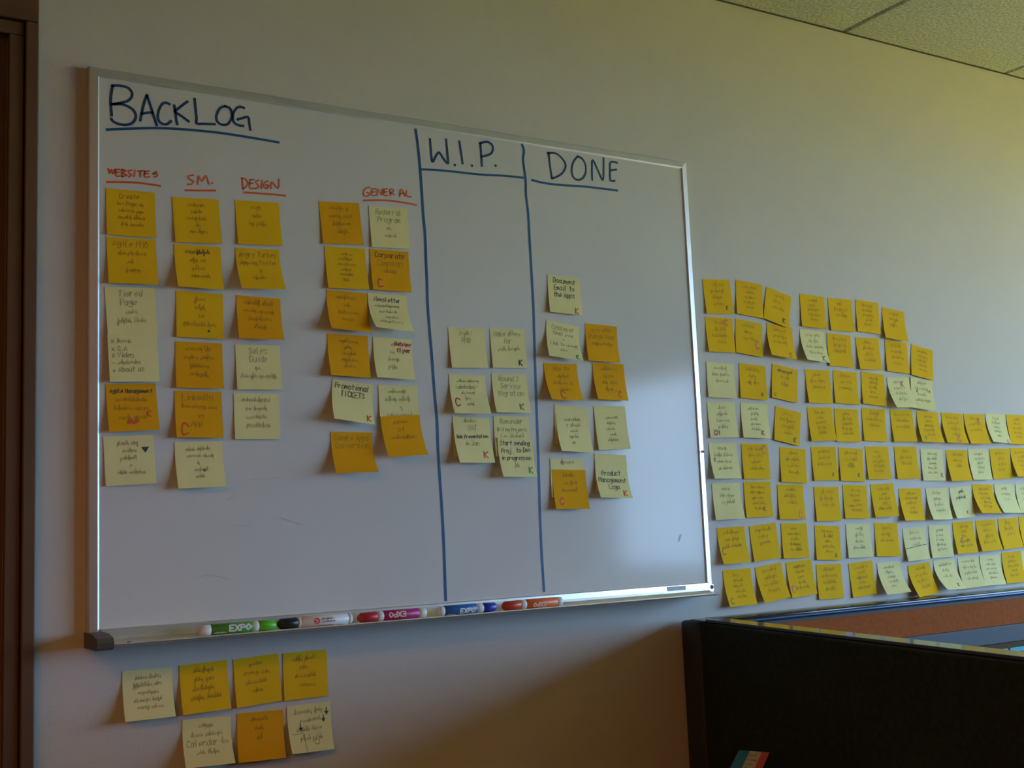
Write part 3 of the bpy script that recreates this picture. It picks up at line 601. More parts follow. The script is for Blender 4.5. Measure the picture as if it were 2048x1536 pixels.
# ------------------------------------------------------------------ sticky notes
# id, paper, plane y, top-centre x, top z, tilt, width, height, lift of the lower left / lower right corner
NOTES = """w1 g 0.004 0.0646 0.6881 0.0141 0.0764 0.0757 0.0035 0.005
w2 g 0.004 0.0656 0.6101 0.0236 0.0762 0.0758 0.0075 0.0111
w3 p 0.004 0.0629 0.5307 0.051 0.0768 0.0765 0.0035 0.0049
w3b p -0.0008 0.0656 0.4552 0.0398 0.0762 0.0754 0.0048 0.0035
w4 o 0.004 0.0642 0.3778 0.0439 0.0766 0.0759 0.0103 0.0122
w5 p 0.004 0.0603 0.2965 0.045 0.0762 0.0763 0.0035 0.0057
s1 g 0.004 0.1687 0.6868 0.051 0.0766 0.0759 0.0035 0.0053
s2 g 0.004 0.1712 0.608 0.0137 0.0761 0.076 0.018 0.0144
s3 g 0.004 0.1742 0.5302 -0.0144 0.0766 0.0758 0.0038 0.0065
s4 o 0.004 0.172 0.4483 -0.0043 0.0765 0.0759 0.0059 0.0079
s5 o 0.004 0.1703 0.3686 -0.0032 0.0762 0.076 0.0105 0.0087
s6 p 0.004 0.1698 0.2877 0.0211 0.077 0.076 0.0152 0.0156
d1 g 0.004 0.2729 0.6931 0.0477 0.0764 0.076 0.0035 0.0064
d2 g 0.004 0.2722 0.6116 0.0438 0.0762 0.076 0.0212 0.0211
d3 o 0.004 0.273 0.5297 -0.0107 0.076 0.0758 0.0141 0.0173
d4 p 0.004 0.2701 0.4483 0.0145 0.0763 0.0755 0.0047 0.0073
d5 p 0.004 0.2665 0.3674 0.0038 0.0766 0.076 0.0035 0.0043
g1 o 0.004 0.4221 0.7082 0.0652 0.076 0.0759 0.0035 0.0035
g2 g 0.004 0.431 0.6282 0.0267 0.076 0.0756 0.0074 0.0093
g3 o 0.004 0.4324 0.5498 -0.0249 0.0755 0.0755 0.0227 0.0183
g4 o 0.004 0.4322 0.4737 -0.0131 0.0758 0.0758 0.015 0.0102
g5 p 0.004 0.4395 0.3918 -0.1079 0.0761 0.0753 0.0225 0.0199
g6 o 0.004 0.4346 0.3048 -0.0149 0.0761 0.0757 0.0216 0.0261
h1 p 0.004 0.5164 0.7095 0.0337 0.0759 0.0757 0.0035 0.0035
h2 o 0.004 0.5161 0.6304 0.0107 0.0759 0.0754 0.0088 0.0061
h3 p 0.004 0.5098 0.5501 -0.0035 0.0759 0.0751 0.0324 0.0258
h4 p 0.004 0.5174 0.4717 -0.0151 0.0756 0.0751 0.0154 0.0114
h5 p 0.004 0.5251 0.3876 0.0117 0.076 0.0744 0.01 0.0116
h6 o 0 0.526 0.3339 0.054 0.0761 0.0759 0.0201 0.0208
i1 p 0.004 0.6677 0.4983 0.0317 0.0759 0.0753 0.0058 0.0055
i2 p 0.004 0.7556 0.5013 0.0232 0.0757 0.0752 0.0035 0.0035
i3 p 0.004 0.666 0.4112 -0.001 0.0758 0.0755 0.0173 0.018
i4 p 0.004 0.7558 0.416 0.0043 0.076 0.0752 0.0124 0.0111
i5 p 0.004 0.6705 0.3331 -0.0289 0.076 0.0749 0.0102 0.0112
i5b p 0.0022 0.6705 0.323 0.0142 0.0759 0.0756 0.018 0.0128
i6 p 0.004 0.7562 0.3364 0.0008 0.0758 0.0753 0.0112 0.0087
i6b p 0.0003 0.7605 0.2962 -0.0023 0.0755 0.0752 0.0162 0.0121
n1 p 0.004 0.8902 0.6113 -0.032 0.0763 0.0752 0.0074 0.0069
n2 p 0.004 0.8827 0.5184 -0.1213 0.0759 0.0754 0.0177 0.0219
n3 o 0.004 0.9733 0.5204 -0.0304 0.0762 0.0754 0.0087 0.0084
n4 o 0.004 0.8722 0.4397 0.0144 0.0759 0.0756 0.0212 0.0164
n5 o 0.004 0.9858 0.4439 -0.0066 0.0759 0.0751 0.014 0.0102
n6 p 0.004 0.8924 0.3573 -0.054 0.0762 0.0749 0.01 0.0103
n6b p 0.003 0.8938 0.3431 -0.0175 0.076 0.0759 0.0163 0.0119
n7 p 0.004 0.9831 0.3593 0.0138 0.0758 0.0748 0.0044 0.0044
n7b p 0.0028 0.9835 0.3479 0.0334 0.0759 0.0746 0.0056 0.0071
n8 p 0.004 0.8769 0.2562 -0.0306 0.0762 0.0735 0.0035 0.0039
n8b o 0.003 0.8798 0.2355 -0.0272 0.0763 0.0756 0.0105 0.0113
n9 p 0.004 0.9797 0.2644 -0.0482 0.0761 0.0743 0.0062 0.0119
n9b p 0.003 0.9796 0.2513 -0.0493 0.0761 0.0749 0.0177 0.0189
r1_1 g 0.02 1.2944 0.6391 0.0496 0.0762 0.0754 0.0035 0.0035
r1_2 g 0.02 1.389 0.64 -0.0854 0.0763 0.0757 0.0035 0.0035
r1_3 g 0.02 1.4763 0.6251 -0.2443 0.0759 0.0752 0.0035 0.0041
r1_4 g 0.02 1.5773 0.6238 -0.0408 0.0762 0.0753 0.0036 0.0052
r1_5 g 0.02 1.6647 0.6215 0.0022 0.0763 0.0758 0.0035 0.0035
r1_6 g 0.02 1.755 0.6221 -0.0446 0.0762 0.0758 0.0035 0.0036
r1_7 g 0.02 1.8435 0.6075 -0.0955 0.0761 0.0759 0.0093 0.0123
r2_1 g 0.02 1.2949 0.5566 0.007 0.0759 0.0755 0.0055 0.0035
r2_2 g 0.02 1.3808 0.5535 -0.1076 0.0764 0.0754 0.0035 0.0048
r2_3 g 0.02 1.4706 0.5486 -0.0909 0.0762 0.0753 0.0162 0.0144
r2_4 p 0.02 1.5693 0.5432 -0.0346 0.0764 0.0751 0.0197 0.0135
r2_5 g 0.02 1.6532 0.5384 -0.0252 0.0763 0.0755 0.0035 0.0035
r2_6 g 0.02 1.7456 0.5346 0.0109 0.0763 0.0754 0.0067 0.0046
r2_7 g 0.02 1.8441 0.5309 -0.065 0.0762 0.0752 0.0043 0.0045
r2_8 g 0.02 1.9348 0.5208 -0.1608 0.0765 0.0758 0.0035 0.0042
r3_1 p 0.02 1.2904 0.4589 -0.03 0.0761 0.0756 0.0035 0.0063
r3_2 g 0.02 1.3824 0.4583 -0.0604 0.0762 0.0757 0.0036 0.0047
r3_3 g 0.02 1.4789 0.457 -0.1522 0.0764 0.0757 0.0035 0.0035
r3_4 g 0.02 1.5763 0.4534 -0.0016 0.0761 0.0757 0.006 0.0035
r3_5 g 0.02 1.6641 0.4533 -0.0463 0.0762 0.0758 0.0035 0.0042
r3_6 g 0.02 1.7554 0.4522 -0.0691 0.0764 0.0757 0.0035 0.0052
r3_7 p 0.02 1.8396 0.4449 0.0386 0.0762 0.0763 0.0212 0.0161
r3_8 p 0.019 1.9216 0.4439 -0.0988 0.0772 0.0763 0.0071 0.0119
r4_1 p 0.02 1.2856 0.3748 0.017 0.0761 0.0751 0.0035 0.0066
r4_2 p 0.02 1.3786 0.3743 -0.0296 0.0762 0.0758 0.0058 0.0074
r4_3 g 0.02 1.4793 0.363 -0.1837 0.0761 0.0757 0.0035 0.0035
r4_4 g 0.02 1.5747 0.3692 0.02 0.0764 0.0761 0.0055 0.008
r4_5 g 0.02 1.6585 0.3668 -0.0227 0.0759 0.0756 0.0035 0.0035
r4_6 g 0.02 1.7477 0.3689 -0.0351 0.0765 0.076 0.0035 0.0035
r4_7 g 0.02 1.8422 0.3675 0.004 0.0763 0.0757 0.0045 0.0082
r4_8 g 0.02 1.9331 0.3649 -0.0316 0.0762 0.0759 0.0127 0.0147
r4_9 g 0.02 2.0217 0.363 -0.0377 0.0763 0.0758 0.0137 0.015
r4_10 g 0.02 2.1038 0.3615 0.006 0.076 0.076 0.0144 0.015
r4_11 p 0.02 2.1868 0.3631 -0.0372 0.0762 0.0754 0.018 0.0134
r4_12 g 0.02 2.2681 0.3618 -0.0165 0.0762 0.0759 0.0088 0.008
r5_1 p 0.02 1.2835 0.2884 0.0033 0.076 0.0754 0.0116 0.0093
r5_2 g 0.02 1.3734 0.2872 -0.0128 0.0761 0.0755 0.0035 0.0035
r5_3 g 0.02 1.4838 0.2779 -0.066 0.0764 0.0758 0.0035 0.0035
r5_4 g 0.02 1.5774 0.2811 0.0042 0.0763 0.0756 0.0035 0.0035
r5_5 g 0.02 1.6637 0.2778 -0.0521 0.0761 0.0755 0.0035 0.0035
r5_6 g 0.02 1.7492 0.2814 -0.0016 0.0763 0.0757 0.0035 0.0035
r5_7 g 0.02 1.8457 0.2812 -0.0033 0.0763 0.076 0.0035 0.0048
r5_8 p 0.02 1.9359 0.275 -0.0239 0.0769 0.0751 0.0035 0.0051
r5_9 g 0.02 2.026 0.273 0.0057 0.0761 0.076 0.0107 0.0099
r5_10 p 0.02 2.1079 0.2748 -0.0014 0.0767 0.0758 0.0094 0.006
r5_11 g 0.02 2.1899 0.2763 0.0128 0.0759 0.0758 0.0038 0.0035
r5_12 g 0.02 2.2709 0.278 0.0011 0.0763 0.0748 0.0149 0.012
r6_1 p 0.02 1.2849 0.2041 0.003 0.0762 0.0756 0.0065 0.0111
r6_2 g 0.02 1.3726 0.2065 -0.0048 0.0762 0.0758 0.0035 0.0035
r6_3 g 0.02 1.4687 0.1985 -0.0322 0.0761 0.0754 0.0035 0.0046
r6_4 g 0.02 1.5772 0.1916 -0.0142 0.076 0.0755 0.0035 0.0035
r6_5 g 0.02 1.6672 0.1942 -0.035 0.076 0.0756 0.0035 0.0035
r6_6 g 0.02 1.7568 0.1956 0.0234 0.0768 0.0758 0.0069 0.0087
r6_7 g 0.02 1.8495 0.1835 0.0014 0.076 0.0756 0.0126 0.0052
r6_8 p 0.02 1.9429 0.182 0.0037 0.0762 0.0754 0.0154 0.0093
r6_9 p 0.02 2.0276 0.1835 0.0443 0.0764 0.0748 0.0126 0.0046
r6_10 g 0.02 2.1125 0.1888 -0.0352 0.0761 0.0757 0.0232 0.0229
r6_11 p 0.02 2.1952 0.1877 -0.0129 0.0762 0.0749 0.0225 0.0165
r6_12 p 0.02 2.2785 0.1868 -0.0361 0.0762 0.0744 0.0115 0.0128
r7_1 g 0.02 1.2912 0.1131 0.0207 0.076 0.0756 0.0128 0.01
r7_2 g 0.02 1.38 0.1158 0.0754 0.0761 0.0753 0.0035 0.0035
r7_3 g 0.02 1.4715 0.1154 -0.0213 0.076 0.0755 0.0035 0.0035
r7_4 g 0.02 1.5718 0.1063 -0.0608 0.0763 0.0751 0.0035 0.0035
r7_5 p 0.02 1.6677 0.1075 -0.0231 0.0766 0.0756 0.0035 0.0054
r7_6 g 0.02 1.7595 0.1062 -0.0413 0.0764 0.076 0.0035 0.0058
r7_7 p 0.02 1.8515 0.0922 0.0261 0.0764 0.0755 0.0083 0.0079
r7_8 p 0.02 1.9412 0.0951 -0.0032 0.0764 0.0761 0.0049 0.0053
r7_9 g 0.02 2.0271 0.1001 0.016 0.076 0.0758 0.008 0.0074
r7_10 g 0.02 2.1128 0.1018 0.0168 0.076 0.0758 0.0121 0.013
r7_11 g 0.02 2.1971 0.1034 0.0257 0.0759 0.0755 0.0101 0.0106
r7_12 g 0.02 2.2786 0.1059 0.0242 0.0758 0.0759 0.0074 0.0053
r8_1 g 0.02 1.3 0.0259 0.0172 0.0762 0.0759 0.0143 0.0133
r8_2 g 0.02 1.3888 0.0301 0.1028 0.076 0.0761 0.015 0.0143
r8_3 g 0.02 1.4779 0.0342 0.0516 0.0762 0.0754 0.0086 0.0067
r8_4 g 0.02 1.5675 0.0228 -0.0229 0.076 0.0755 0.0035 0.0035
r8_5 g 0.02 1.6668 0.0225 0.0475 0.0761 0.0755 0.0035 0.0035
r8_6 p 0.02 1.7579 0.0176 0.0145 0.0763 0.0743 0.0219 0.025
r8_7 g 0.02 1.8586 0.0089 0.0835 0.0762 0.0756 0.0225 0.018
r8_8 p 0.02 1.9478 0.0134 0.0154 0.076 0.0759 0.0341 0.0278
r8_9 p 0.02 2.0349 0.0165 0.012 0.0766 0.0742 0.0128 0.0166
r8_10 p 0.02 2.1157 0.017 -0.0103 0.0764 0.0736 0.0136 0.0125
r8_11 g 0.02 2.1993 0.0204 0.0081 0.0761 0.0759 0.008 0.0089
r8_12 p 0.02 2.2741 0.0217 0.0362 0.0759 0.0753 0.0083 0.006
u1 p 0.02 0.0918 -0.0619 -0.0079 0.0756 0.076 0.0208 0.0214
u2 g 0.02 0.1788 -0.0601 0.0262 0.0762 0.0757 0.0129 0.0123
u3 g 0.02 0.2645 -0.0582 0.047 0.0758 0.0757 0.0063 0.0035
u4 g 0.02 0.348 -0.0575 0.0054 0.0763 0.0756 0.0035 0.0035
u5 p 0.02 0.1834 -0.1455 -0.0349 0.0768 0.0747 0.0259 0.0281
u6 o 0.02 0.2706 -0.1456 -0.0314 0.0766 0.0756 0.0104 0.0173
u7 p 0.02 0.3531 -0.1428 -0.0026 0.0757 0.0764 0.0217 0.0133"""
TEXT = {}
for ln in """w1 Create|~3 Page ~2|~7 ~3|~6 ~5|~3 ~6
w2 Agile PMO|~10|~2|~5
w3 Tiered|Page|~4|~5 ~4
w3b x ~5|x Q.A|x Video|- ~8|+ About us
w4 !Agile Management|~11|~6 ~5|~4 ~4
w5 ~5 ~3|~6|~7|~1|~4 ~7
s1 ~8|~5|~9|~2|~3 ~4
s2 !~9|~3 ~2|~5|~7
s3 ~4|~4|~2|~8 ~3
s4 ~6 Up|~5 ~5|~7|~7
s5 LinkedIn|~9 ~3|~2|App
s6 ~4 ~6|~6 ~5|~1|~6|~4
d1 ~4|~4|~2 ~4
d2 Angry Turkey|~7 Poster|~1|~5
d3 ~6 ~4|~5 ~6|~9|~5
d4 Sales|Guide|~2|~6 ~7
d5 ~11|~2 ~5|~8|~9
g1 ~6 a|~5 ~4|~8|~5
g2 ~4 ~2|~9|~7 ~4|~6|~8|~4
g3 ~8|~3|~9|~5
g4 ~5 ~4|~4|~8|~9|~6
g5 !Promotional|!TICKETS
g6 Google Apps|Conversion
h1 Referral|Program|~2|~5
h2 !Corporate|Campaign|~6
h3 !Newsletter|~8 ~3|~10|~7|~9 ~3
h4 ~3|~2|~5|~4
h5 ~8|~5 ~5|~1|~5 ~5
h6 ~6|of|~11
i1 ~5?|PMO
i2 Make ~5|for|~4 ~6
i3 ~5 ~7|~9|~2 ~5|~3|~4
i4 Round 2|Service|Migration
i5 ~6
i5b UAT|!Web Presentation|~2 Jan
i6 Reminder|Writing Projects|(in ~5)
i6b !Start sending|!Proj. to Dev|!in progression|~2
n1 !Document|!Email to|!the Apps
n2 Catalog of|Email ~4|+|link to ~6|~4
n3 ~5 ~5|Change Your|~5 ~5
n4 How to|~6|~8 in|~6
n5 ~9|~2 ~3|~3 ~4|~6
n6b ~5 ~5|* ~6|~5|~6|~2
n7b ~8|~6|~6|~4|~7
n8 ~7
n8b ~6|~2 ~4|~8
n9b !Product|!Management|!Logo
r3_3 !~10|~6|~5
r6_9 !~4|!~8
u1 ~5 ~5|~8 ~3|~9|~7 ~4|~5 ~5
u2 ~7|~3 ~3|~8|~5 ~5
u3 ~5|~6 ~3|~8|~4
u4 ~4 ~4|~3|~8|~6
u5 ~5|~4 ~6|Calendar ~2|~3 ~4
u6 ~6|~3|~2
u7 ~7 ~3|~8|~5 ~4|~4 ~4""".split('\n'):
    k, v = ln.split(' ', 1); TEXT[k] = v.split('|')
MARKS = {}   # letter, ink, u, v (centre), height as a share of the note
for ln in """w4 RWP ink_red .50 .80 .10|K ink_red .82 .64 .11
s5 C ink_red .20 .83 .24
g5 K ink_red .88 .86 .13
h2 C ink_red .21 .82 .20
h4 WebNew ink_crimson .76 .13 .09|flyer ink_crimson .78 .28 .10
i2 K ink_navy .82 .86 .13
i3 C ink_crimson .16 .70 .19
i4 K ink_olive .76 .84 .15
i5b K ink_red .80 .80 .16
i6b K ink_green .86 .82 .15
n1 K ink_red .83 .90 .14
n2 K ink_green .86 .90 .12
n4 C ink_red .42 .85 .20
n5 C ink_red .78 .83 .18
n8b C ink_red .22 .80 .17
n9b K ink_red .82 .86 .14
r1_1 K pen_dark .78 .82 .10
r1_3 K pen_dark .78 .83 .13
r2_1 C ink_red .76 .14 .16
r2_2 C ink_red .82 .66 .22
r2_3 C ink_brown .80 .88 .13
r2_4 K ink_olive .80 .88 .16
r3_2 K pen_dark .82 .84 .10
r3_3 C ink_brown .14 .88 .09
r3_7 K ink_crimson .66 .20 .14
r3_8 K pen_dark .27 .42 .07|K pen_dark .84 .38 .07
r4_1 CM ink_crimson .24 .86 .12
r4_2 K ink_crimson .74 .84 .13
r4_3 K pen_dark .80 .86 .12
r4_8 K ink_green .22 .86 .09
r4_9 C ink_red .62 .86 .18
r4_10 K ink_crimson .72 .20 .16
r4_11 K ink_crimson .86 .92 .10
r5_1 K ink_crimson .17 .46 .10
r5_2 C ink_red .84 .17 .22
r5_4 K pen_dark .80 .82 .10
r5_5 K pen_dark .78 .80 .10
r5_8 K ink_crimson .88 .82 .12
r6_2 K pen_dark .70 .76 .10
r6_3 C ink_red .82 .86 .20
r6_9 K ink_crimson .66 .82 .08
r6_10 C ink_brown .72 .55 .16
r7_1 C ink_brown .14 .64 .18
r7_4 K pen_dark .80 .86 .11
r7_9 C ink_crimson .36 .58 .16
r8_1 C ink_brown .16 .84 .16
r8_3 C ink_red .14 .76 .16
r8_8 K pen_dark .72 .84 .10""".split('\n'):
    k, v = ln.split(' ', 1)
    MARKS[k] = [(a[0], a[1], float(a[2]), float(a[3]), float(a[4])) for a in (q.split() for q in v.split('|'))]
ORD = ['first', 'second', 'third', 'fourth', 'fifth', 'sixth', 'seventh', 'eighth', 'ninth', 'tenth', 'eleventh', 'twelfth']
COLN = {'g': 'golden yellow', 'o': 'orange-yellow', 'p': 'pale yellow'}
HEADS = {'w': 'WEBSITES', 's': 'S.M.', 'd': 'DESIGN', 'g': 'GENERAL', 'h': 'GENERAL', 'i': 'W.I.P.', 'n': 'DONE'}
MK = {'ink_red': 'red', 'ink_crimson': 'crimson', 'ink_green': 'green', 'ink_navy': 'navy', 'ink_olive': 'olive', 'ink_brown': 'brown', 'pen_dark': 'black'}
SPECIAL = {
 'w4': 'orange-yellow note with red RWP and K in the WEBSITES column',
 'w5': 'pale yellow note with a drawn black triangle, lowest in the WEBSITES column',
 'w3b': 'pale yellow bulleted note stuck to the lower edge of the Tiered note',
 'w3': 'pale yellow note reading Tiered, third under the WEBSITES heading',
 'g1': 'orange-yellow note at the top of the outer GENERAL column, left of the Referral note',
 'g2': 'golden yellow note second in the GENERAL column, beside the Corporate note',
 'g3': 'orange-yellow note curling over, third in the GENERAL column beside the underlined pale note',
 'g4': 'orange-yellow note fourth in the GENERAL column, above the Promotional Tickets note',
 'g5': 'pale yellow note reading Promotional TICKETS with a red K',
 'g6': 'orange-yellow note reading Google Apps at the foot of the GENERAL column',
 'h1': 'pale yellow note reading Referral Program, directly under the GENERAL heading',
 'h2': 'orange-yellow note reading Corporate Campaign with a red C',
 'h3': 'curling pale yellow note with underlined title, below the Corporate Campaign note',
 'h4': 'pale yellow note with crimson words in its top corner',
 'h5': 'pale yellow note half covered by the orange-yellow note hanging from it',
 'h6': 'orange-yellow note hanging from the lower half of a pale GENERAL note',
 'i1': 'pale yellow note reading PMO, topmost in the W.I.P. column',
 'i2': 'pale yellow note with a navy K in the W.I.P. column',
 'i3': 'pale yellow note with a crimson C in the W.I.P. column',
 'i4': 'pale yellow note reading Round 2 Service Migration with an olive K',
 'i5': 'pale yellow note peeping out behind the UAT note in the W.I.P. column',
 'i5b': 'pale yellow note reading UAT Web Presentation with a red K',
 'i6': 'pale yellow note reading Reminder Writing Projects in the W.I.P. column',
 'i6b': 'pale yellow note with a green K hanging from the Writing Projects note',
 'n1': 'pale yellow note with a red K alone at the top of the DONE column',
 'n2': 'pale yellow note reading Catalog of Email with a green K, DONE column',
 'n3': 'orange-yellow note reading Change Your in the DONE column, no initial on it',
 'n4': 'orange-yellow note reading How to with a red C, DONE column',
 'n5': 'orange-yellow note with a red C in its right corner, second pair in the DONE column',
 'n6': 'pale yellow note almost hidden behind the starred note of the DONE column',
 'n6b': 'pale yellow note with a starred line, left of the third pair under DONE',
 'n7': 'pale yellow note hidden behind the right-hand note of the third DONE pair',
 'n7b': 'pale yellow note to the right of the starred DONE note',
 'n8': 'pale yellow note peeping out above the lowest orange-yellow DONE note',
 'n8b': 'orange-yellow note with a red C, lowest in the DONE column',
 'n9': 'pale yellow note peeping out above the Product Management Logo note',
 'n9b': 'pale yellow note reading Product Management Logo with a red K',
 'u1': 'pale yellow note on the wall below the tray, nearest the door frame',
 'u2': 'golden yellow note below the tray, just right of the pale one by the door frame',
 'u3': 'golden yellow note below the tray, third from the door frame in the upper row',
 'u4': 'golden yellow note below the tray, last of the upper row of four',
 'u5': 'pale yellow note reading Calendar in the lower row below the tray',
 'u6': 'orange-yellow note in the lower row below the tray',
 'u7': 'pale yellow note with black arrows in the lower row below the tray'}
rowcount = {}
nparsed = [ln.split() for ln in NOTES.strip().split('\n')]
for t in nparsed:
    if t[0][0] == 'r': rowcount[t[0].split('_')[0]] = rowcount.get(t[0].split('_')[0], 0) + 1
ROWN = {'r1': 'top row', 'r2': 'second row', 'r3': 'third row', 'r4': 'fourth row', 'r5': 'fifth row', 'r6': 'sixth row', 'r7': 'seventh row', 'r8': 'bottom row'}
NU, NV = 6, 12
for t in nparsed:
    nid, colr = t[0], t[1]; y0, x, z, rot, w, h, ll, lr = map(float, t[2:])
    rnd = random.Random(nid)
    if nid in ('i5', 'n6', 'n7', 'n8', 'n9'): ll, lr = .0038, .0038      # pressed flat by the note on top
    if nid in ('i6', 'h5', 'w3'): ll, lr = .0045, .0045
    c, s = math.cos(rot), math.sin(rot)
    wav = rnd.uniform(-.0006, .0006)
    def surf(u, v, off=0.0):
        l = ll + (lr - ll)*u
        g = 0.0 if v < .12 else ((v - .12)/.88)**1.7
        out = 0.0007 + l*g + wav*math.sin(u*PI)*g + off
        dn = h*(v - .62*(l/h)**2*max(v, 0)**2.4)
        a = (u - .5)*w
        return (a*c + dn*s, -out, a*s - dn*c)
    V, F = [], []
    for side in (0, 1):
        for j in range(NV+1):
            for i in range(NU+1): V.append(surf(i/NU, j/NV, 0.00016*(1-side)))
    N = (NU+1)*(NV+1); idx = lambda sd, i, j: sd*N + j*(NU+1) + i
    for j in range(NV):
        for i in range(NU):
            F.append((idx(0,i,j), idx(0,i,j+1), idx(0,i+1,j+1), idx(0,i+1,j)))
            F.append((idx(1,i,j), idx(1,i+1,j), idx(1,i+1,j+1), idx(1,i,j+1)))
    rim = [(i, 0) for i in range(NU)] + [(NU, j) for j in range(NV)] + [(i, NV) for i in range(NU, 0, -1)] + [(0, j) for j in range(NV, 0, -1)]
    k0_ = len(V); m_ = len(rim)
    V += [V[idx(0, *a)] for a in rim] + [V[idx(1, *a)] for a in rim]
    for q in range(m_): F.append((k0_ + q, k0_ + (q+1) % m_, k0_ + m_ + (q+1) % m_, k0_ + m_ + q))
    if nid in SPECIAL: lab = SPECIAL[nid]
    elif nid[0] == 'r':
        r, k = nid.split('_'); k = int(k); mk = MARKS.get(nid)
        f = (' with a %s %s' % (MK[mk[0][1]], mk[0][0])) if mk else ''
        lab = '%s note%s, %s from the whiteboard in the wall\'s %s' % (COLN[colr], f, ORD[k-1], ROWN[r])
    else:
        k = int(nid[1]); mk = MARKS.get(nid)
        f = (' with red %s' % mk[0][0]) if mk else ''
        lab = '%s note%s, %s down under the %s heading' % (COLN[colr], f, ORD[k-1], HEADS[nid[0]])
    grp = {'r': 'sticky notes in rows on the wall beside the whiteboard', 'u': 'sticky notes on the wall below the tray'}.get(nid[0], 'sticky notes on the whiteboard')
    note = mesh_obj('sticky_note', V, F, {'g': 'paper_gold', 'o': 'paper_orange', 'p': 'paper_pale'}[colr], None)
    for f in note.data.polygons: f.use_smooth = f.index < NU*NV*2
    note.location = (x, y0, Z0 + z); tag(note, lab, 'sticky note', grp)
    # handwriting
    lines = TEXT.get(nid)
    if lines is None and nid not in ('n6', 'n7', 'n9'):
        lines = ['~%d' % rnd.randint(5, 10) if rnd.random() < .55 else '~%d ~%d' % (rnd.randint(2, 5), rnd.randint(3, 6)) for _ in range(rnd.randint(3, 5))]
    Pn = lambda u, v: surf(u, v, 0.00042)
    if lines:
        far = nid[0] == 'r'
        sz = min(.115, .62/max(len(lines), 4)*.74)
        bold = {}
        top = .19; step = min(.185, .74/max(len(lines), 4))
        if nid in ('i5', 'n8'): top = .13
        if nid == 'n9b': top = .38
        groups = {False: ([], []), True: ([], [])}
        for q, ln in enumerate(lines):
            b = ln.startswith('!'); ln = ln.lstrip('!')
            size = sz*(1.15 if not ln.startswith('~') else .95)
            _, wd = text_strokes(ln, 0, 0, size, random.Random(1))
            if wd > .86: size *= .86/wd; wd = .86
            xs = .5 - wd/2 + rnd.uniform(-.06, .06)*(1 - wd) if nid not in ('w3b',) else .07
            st, _ = text_strokes(ln, xs, top + q*step, size, rnd)
            tilt = rnd.uniform(-.05, .03)
            for pl in st:
                pl = [(a, b_ + tilt*(a - .5)) for a, b_ in pl]
                ribbon(*groups[b], pl, .016 if b else .0105 if far else .013, Pn)
        if nid in ('h3', 'i3'): ribbon(*groups[nid == 'h3'], [(.15, .30), (.78, .29)], .012, Pn)
        if nid == 'i3': ribbon(*groups[False], [(.18, .34), (.70, .33)], .012, Pn)
        if nid == 'r7_7': ribbon(*groups[True], [(.02, .62), (.5, .58), (.95, .54)], .018, Pn)
        for b, (V2, F2) in groups.items():
            if V2: mesh_obj('handwriting', V2, F2, 'pen_dark' if b else ('pencil_pale' if colr == 'p' else 'pencil_gold'), note)
    for (tx, ink, u, v, hh) in MARKS.get(nid, []):
        V2, F2 = [], []
        _, wd = text_strokes(tx, 0, 0, hh, random.Random(2), aspect=.75)
        st, _ = text_strokes(tx, u - wd/2, v + hh/2, hh, rnd, aspect=.75, jit=.07)
        for pl in st: ribbon(V2, F2, smooth_line(pl, 4) if tx == 'C' else pl, .030 if hh > .11 else .022, Pn)
        mesh_obj('marker_initial', V2, F2, ink, note)
    if nid == 'w5':
        V2 = [Pn(.74, .24), Pn(.90, .24), Pn(.82, .36)]; mesh_obj('drawn_arrow', V2, [(0, 2, 1)], 'pen_dark', note)
    if nid in ('s3', 's6'):
        u, v = (.68, .84) if nid == 's3' else (.58, .62)
        V2 = [Pn(u, v)] + [Pn(u + .028*math.cos(k*PI/5), v + .026*math.sin(k*PI/5)) for k in range(10)]
        mesh_obj('drawn_dot', V2, [(0, (k+1) % 10 + 1, k+1) for k in range(10)], 'pen_dark', note)
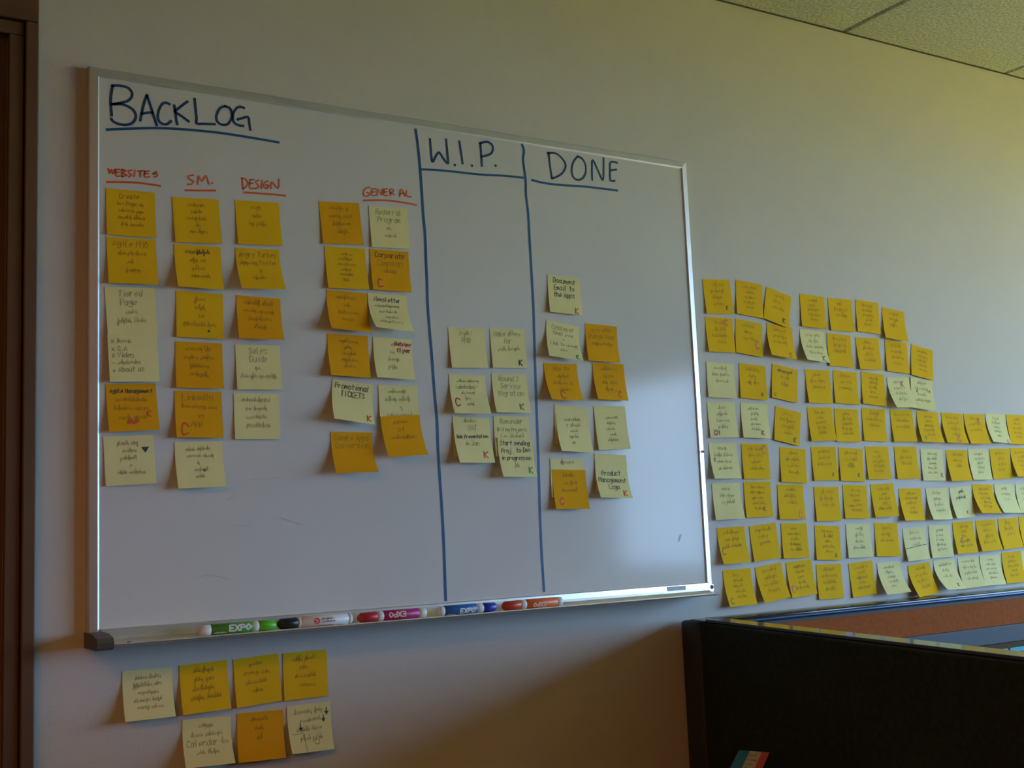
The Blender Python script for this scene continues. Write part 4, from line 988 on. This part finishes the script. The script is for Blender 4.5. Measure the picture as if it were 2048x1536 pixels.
    if nid == 'u7':
        for u, v in ((.28, .50), (.82, .36), (.90, .22)):
            V2, F2 = [], []
            ribbon(V2, F2, [(u, v - .10), (u, v)], .022, Pn)
            k = len(V2); V2 += [Pn(u - .05, v - .03), Pn(u + .05, v - .03), Pn(u, v + .05)]; F2.append((k, k+2, k+1))
            mesh_obj('drawn_arrow', V2, F2, 'pen_dark', note)
        V2, F2 = [], []
        ribbon(V2, F2, [(.08, .60), (.34, .60), (.36, .98)], .012, Pn)
        ribbon(V2, F2, [(.62 + .06*math.cos(k*PI/6), .80 + .05*math.sin(k*PI/6)) for k in range(13)], .012, Pn)
        mesh_obj('handwriting', V2, F2, 'pencil_pale', note)

# cyan notes pinned inside the cubicle
for k, (x, lab, txt) in enumerate(((2.033, 'plain light cyan note low on the cubicle panel along the wall', None), (2.1185, 'light cyan note with dark red writing on the cubicle panel', 'C'))):
    yb = PF - 0.0003; zt = Z0 - 0.1990; w = .0762; V, F = [], []
    P2 = lambda u, v, off=0.0: ((u - .5)*w, -(0.0006 + 0.006*max(0, v-.2)**1.6 + off), -v*w)
    for side in (0, 1):
        for j in range(7):
            for i in range(3): V.append(P2(i/2, j/6, 0.00016*(1-side)))
    for j in range(6):
        for i in range(2):
            a = j*3 + i; F.append((a, a+3, a+4, a+1)); F.append((a+21, a+22, a+25, a+24))
    rim = [0, 1, 2, 5, 8, 11, 14, 17, 20, 19, 18, 15, 12, 9, 6, 3]
    for a, b in zip(rim, rim[1:] + rim[:1]): F.append((a, b, b+21, a+21))
    nt_ = mesh_obj('sticky_note', V, F, 'paper_cyan', None); nt_.location = (x, yb, zt); tag(nt_, lab, 'sticky note', 'cyan notes on the cubicle panel')
    if txt:
        V2, F2 = [], []
        for pl in ([(.28, .20), (.5, .14), (.72, .17)], [(.28, .26), (.45, .22), (.66, .24)], [(.36, .16), (.38, .30)]): ribbon(V2, F2, pl, .05, lambda u, v: P2(u, v, 0.0004))
        mesh_obj('handwriting', V2, F2, 'ink_crimson', nt_)
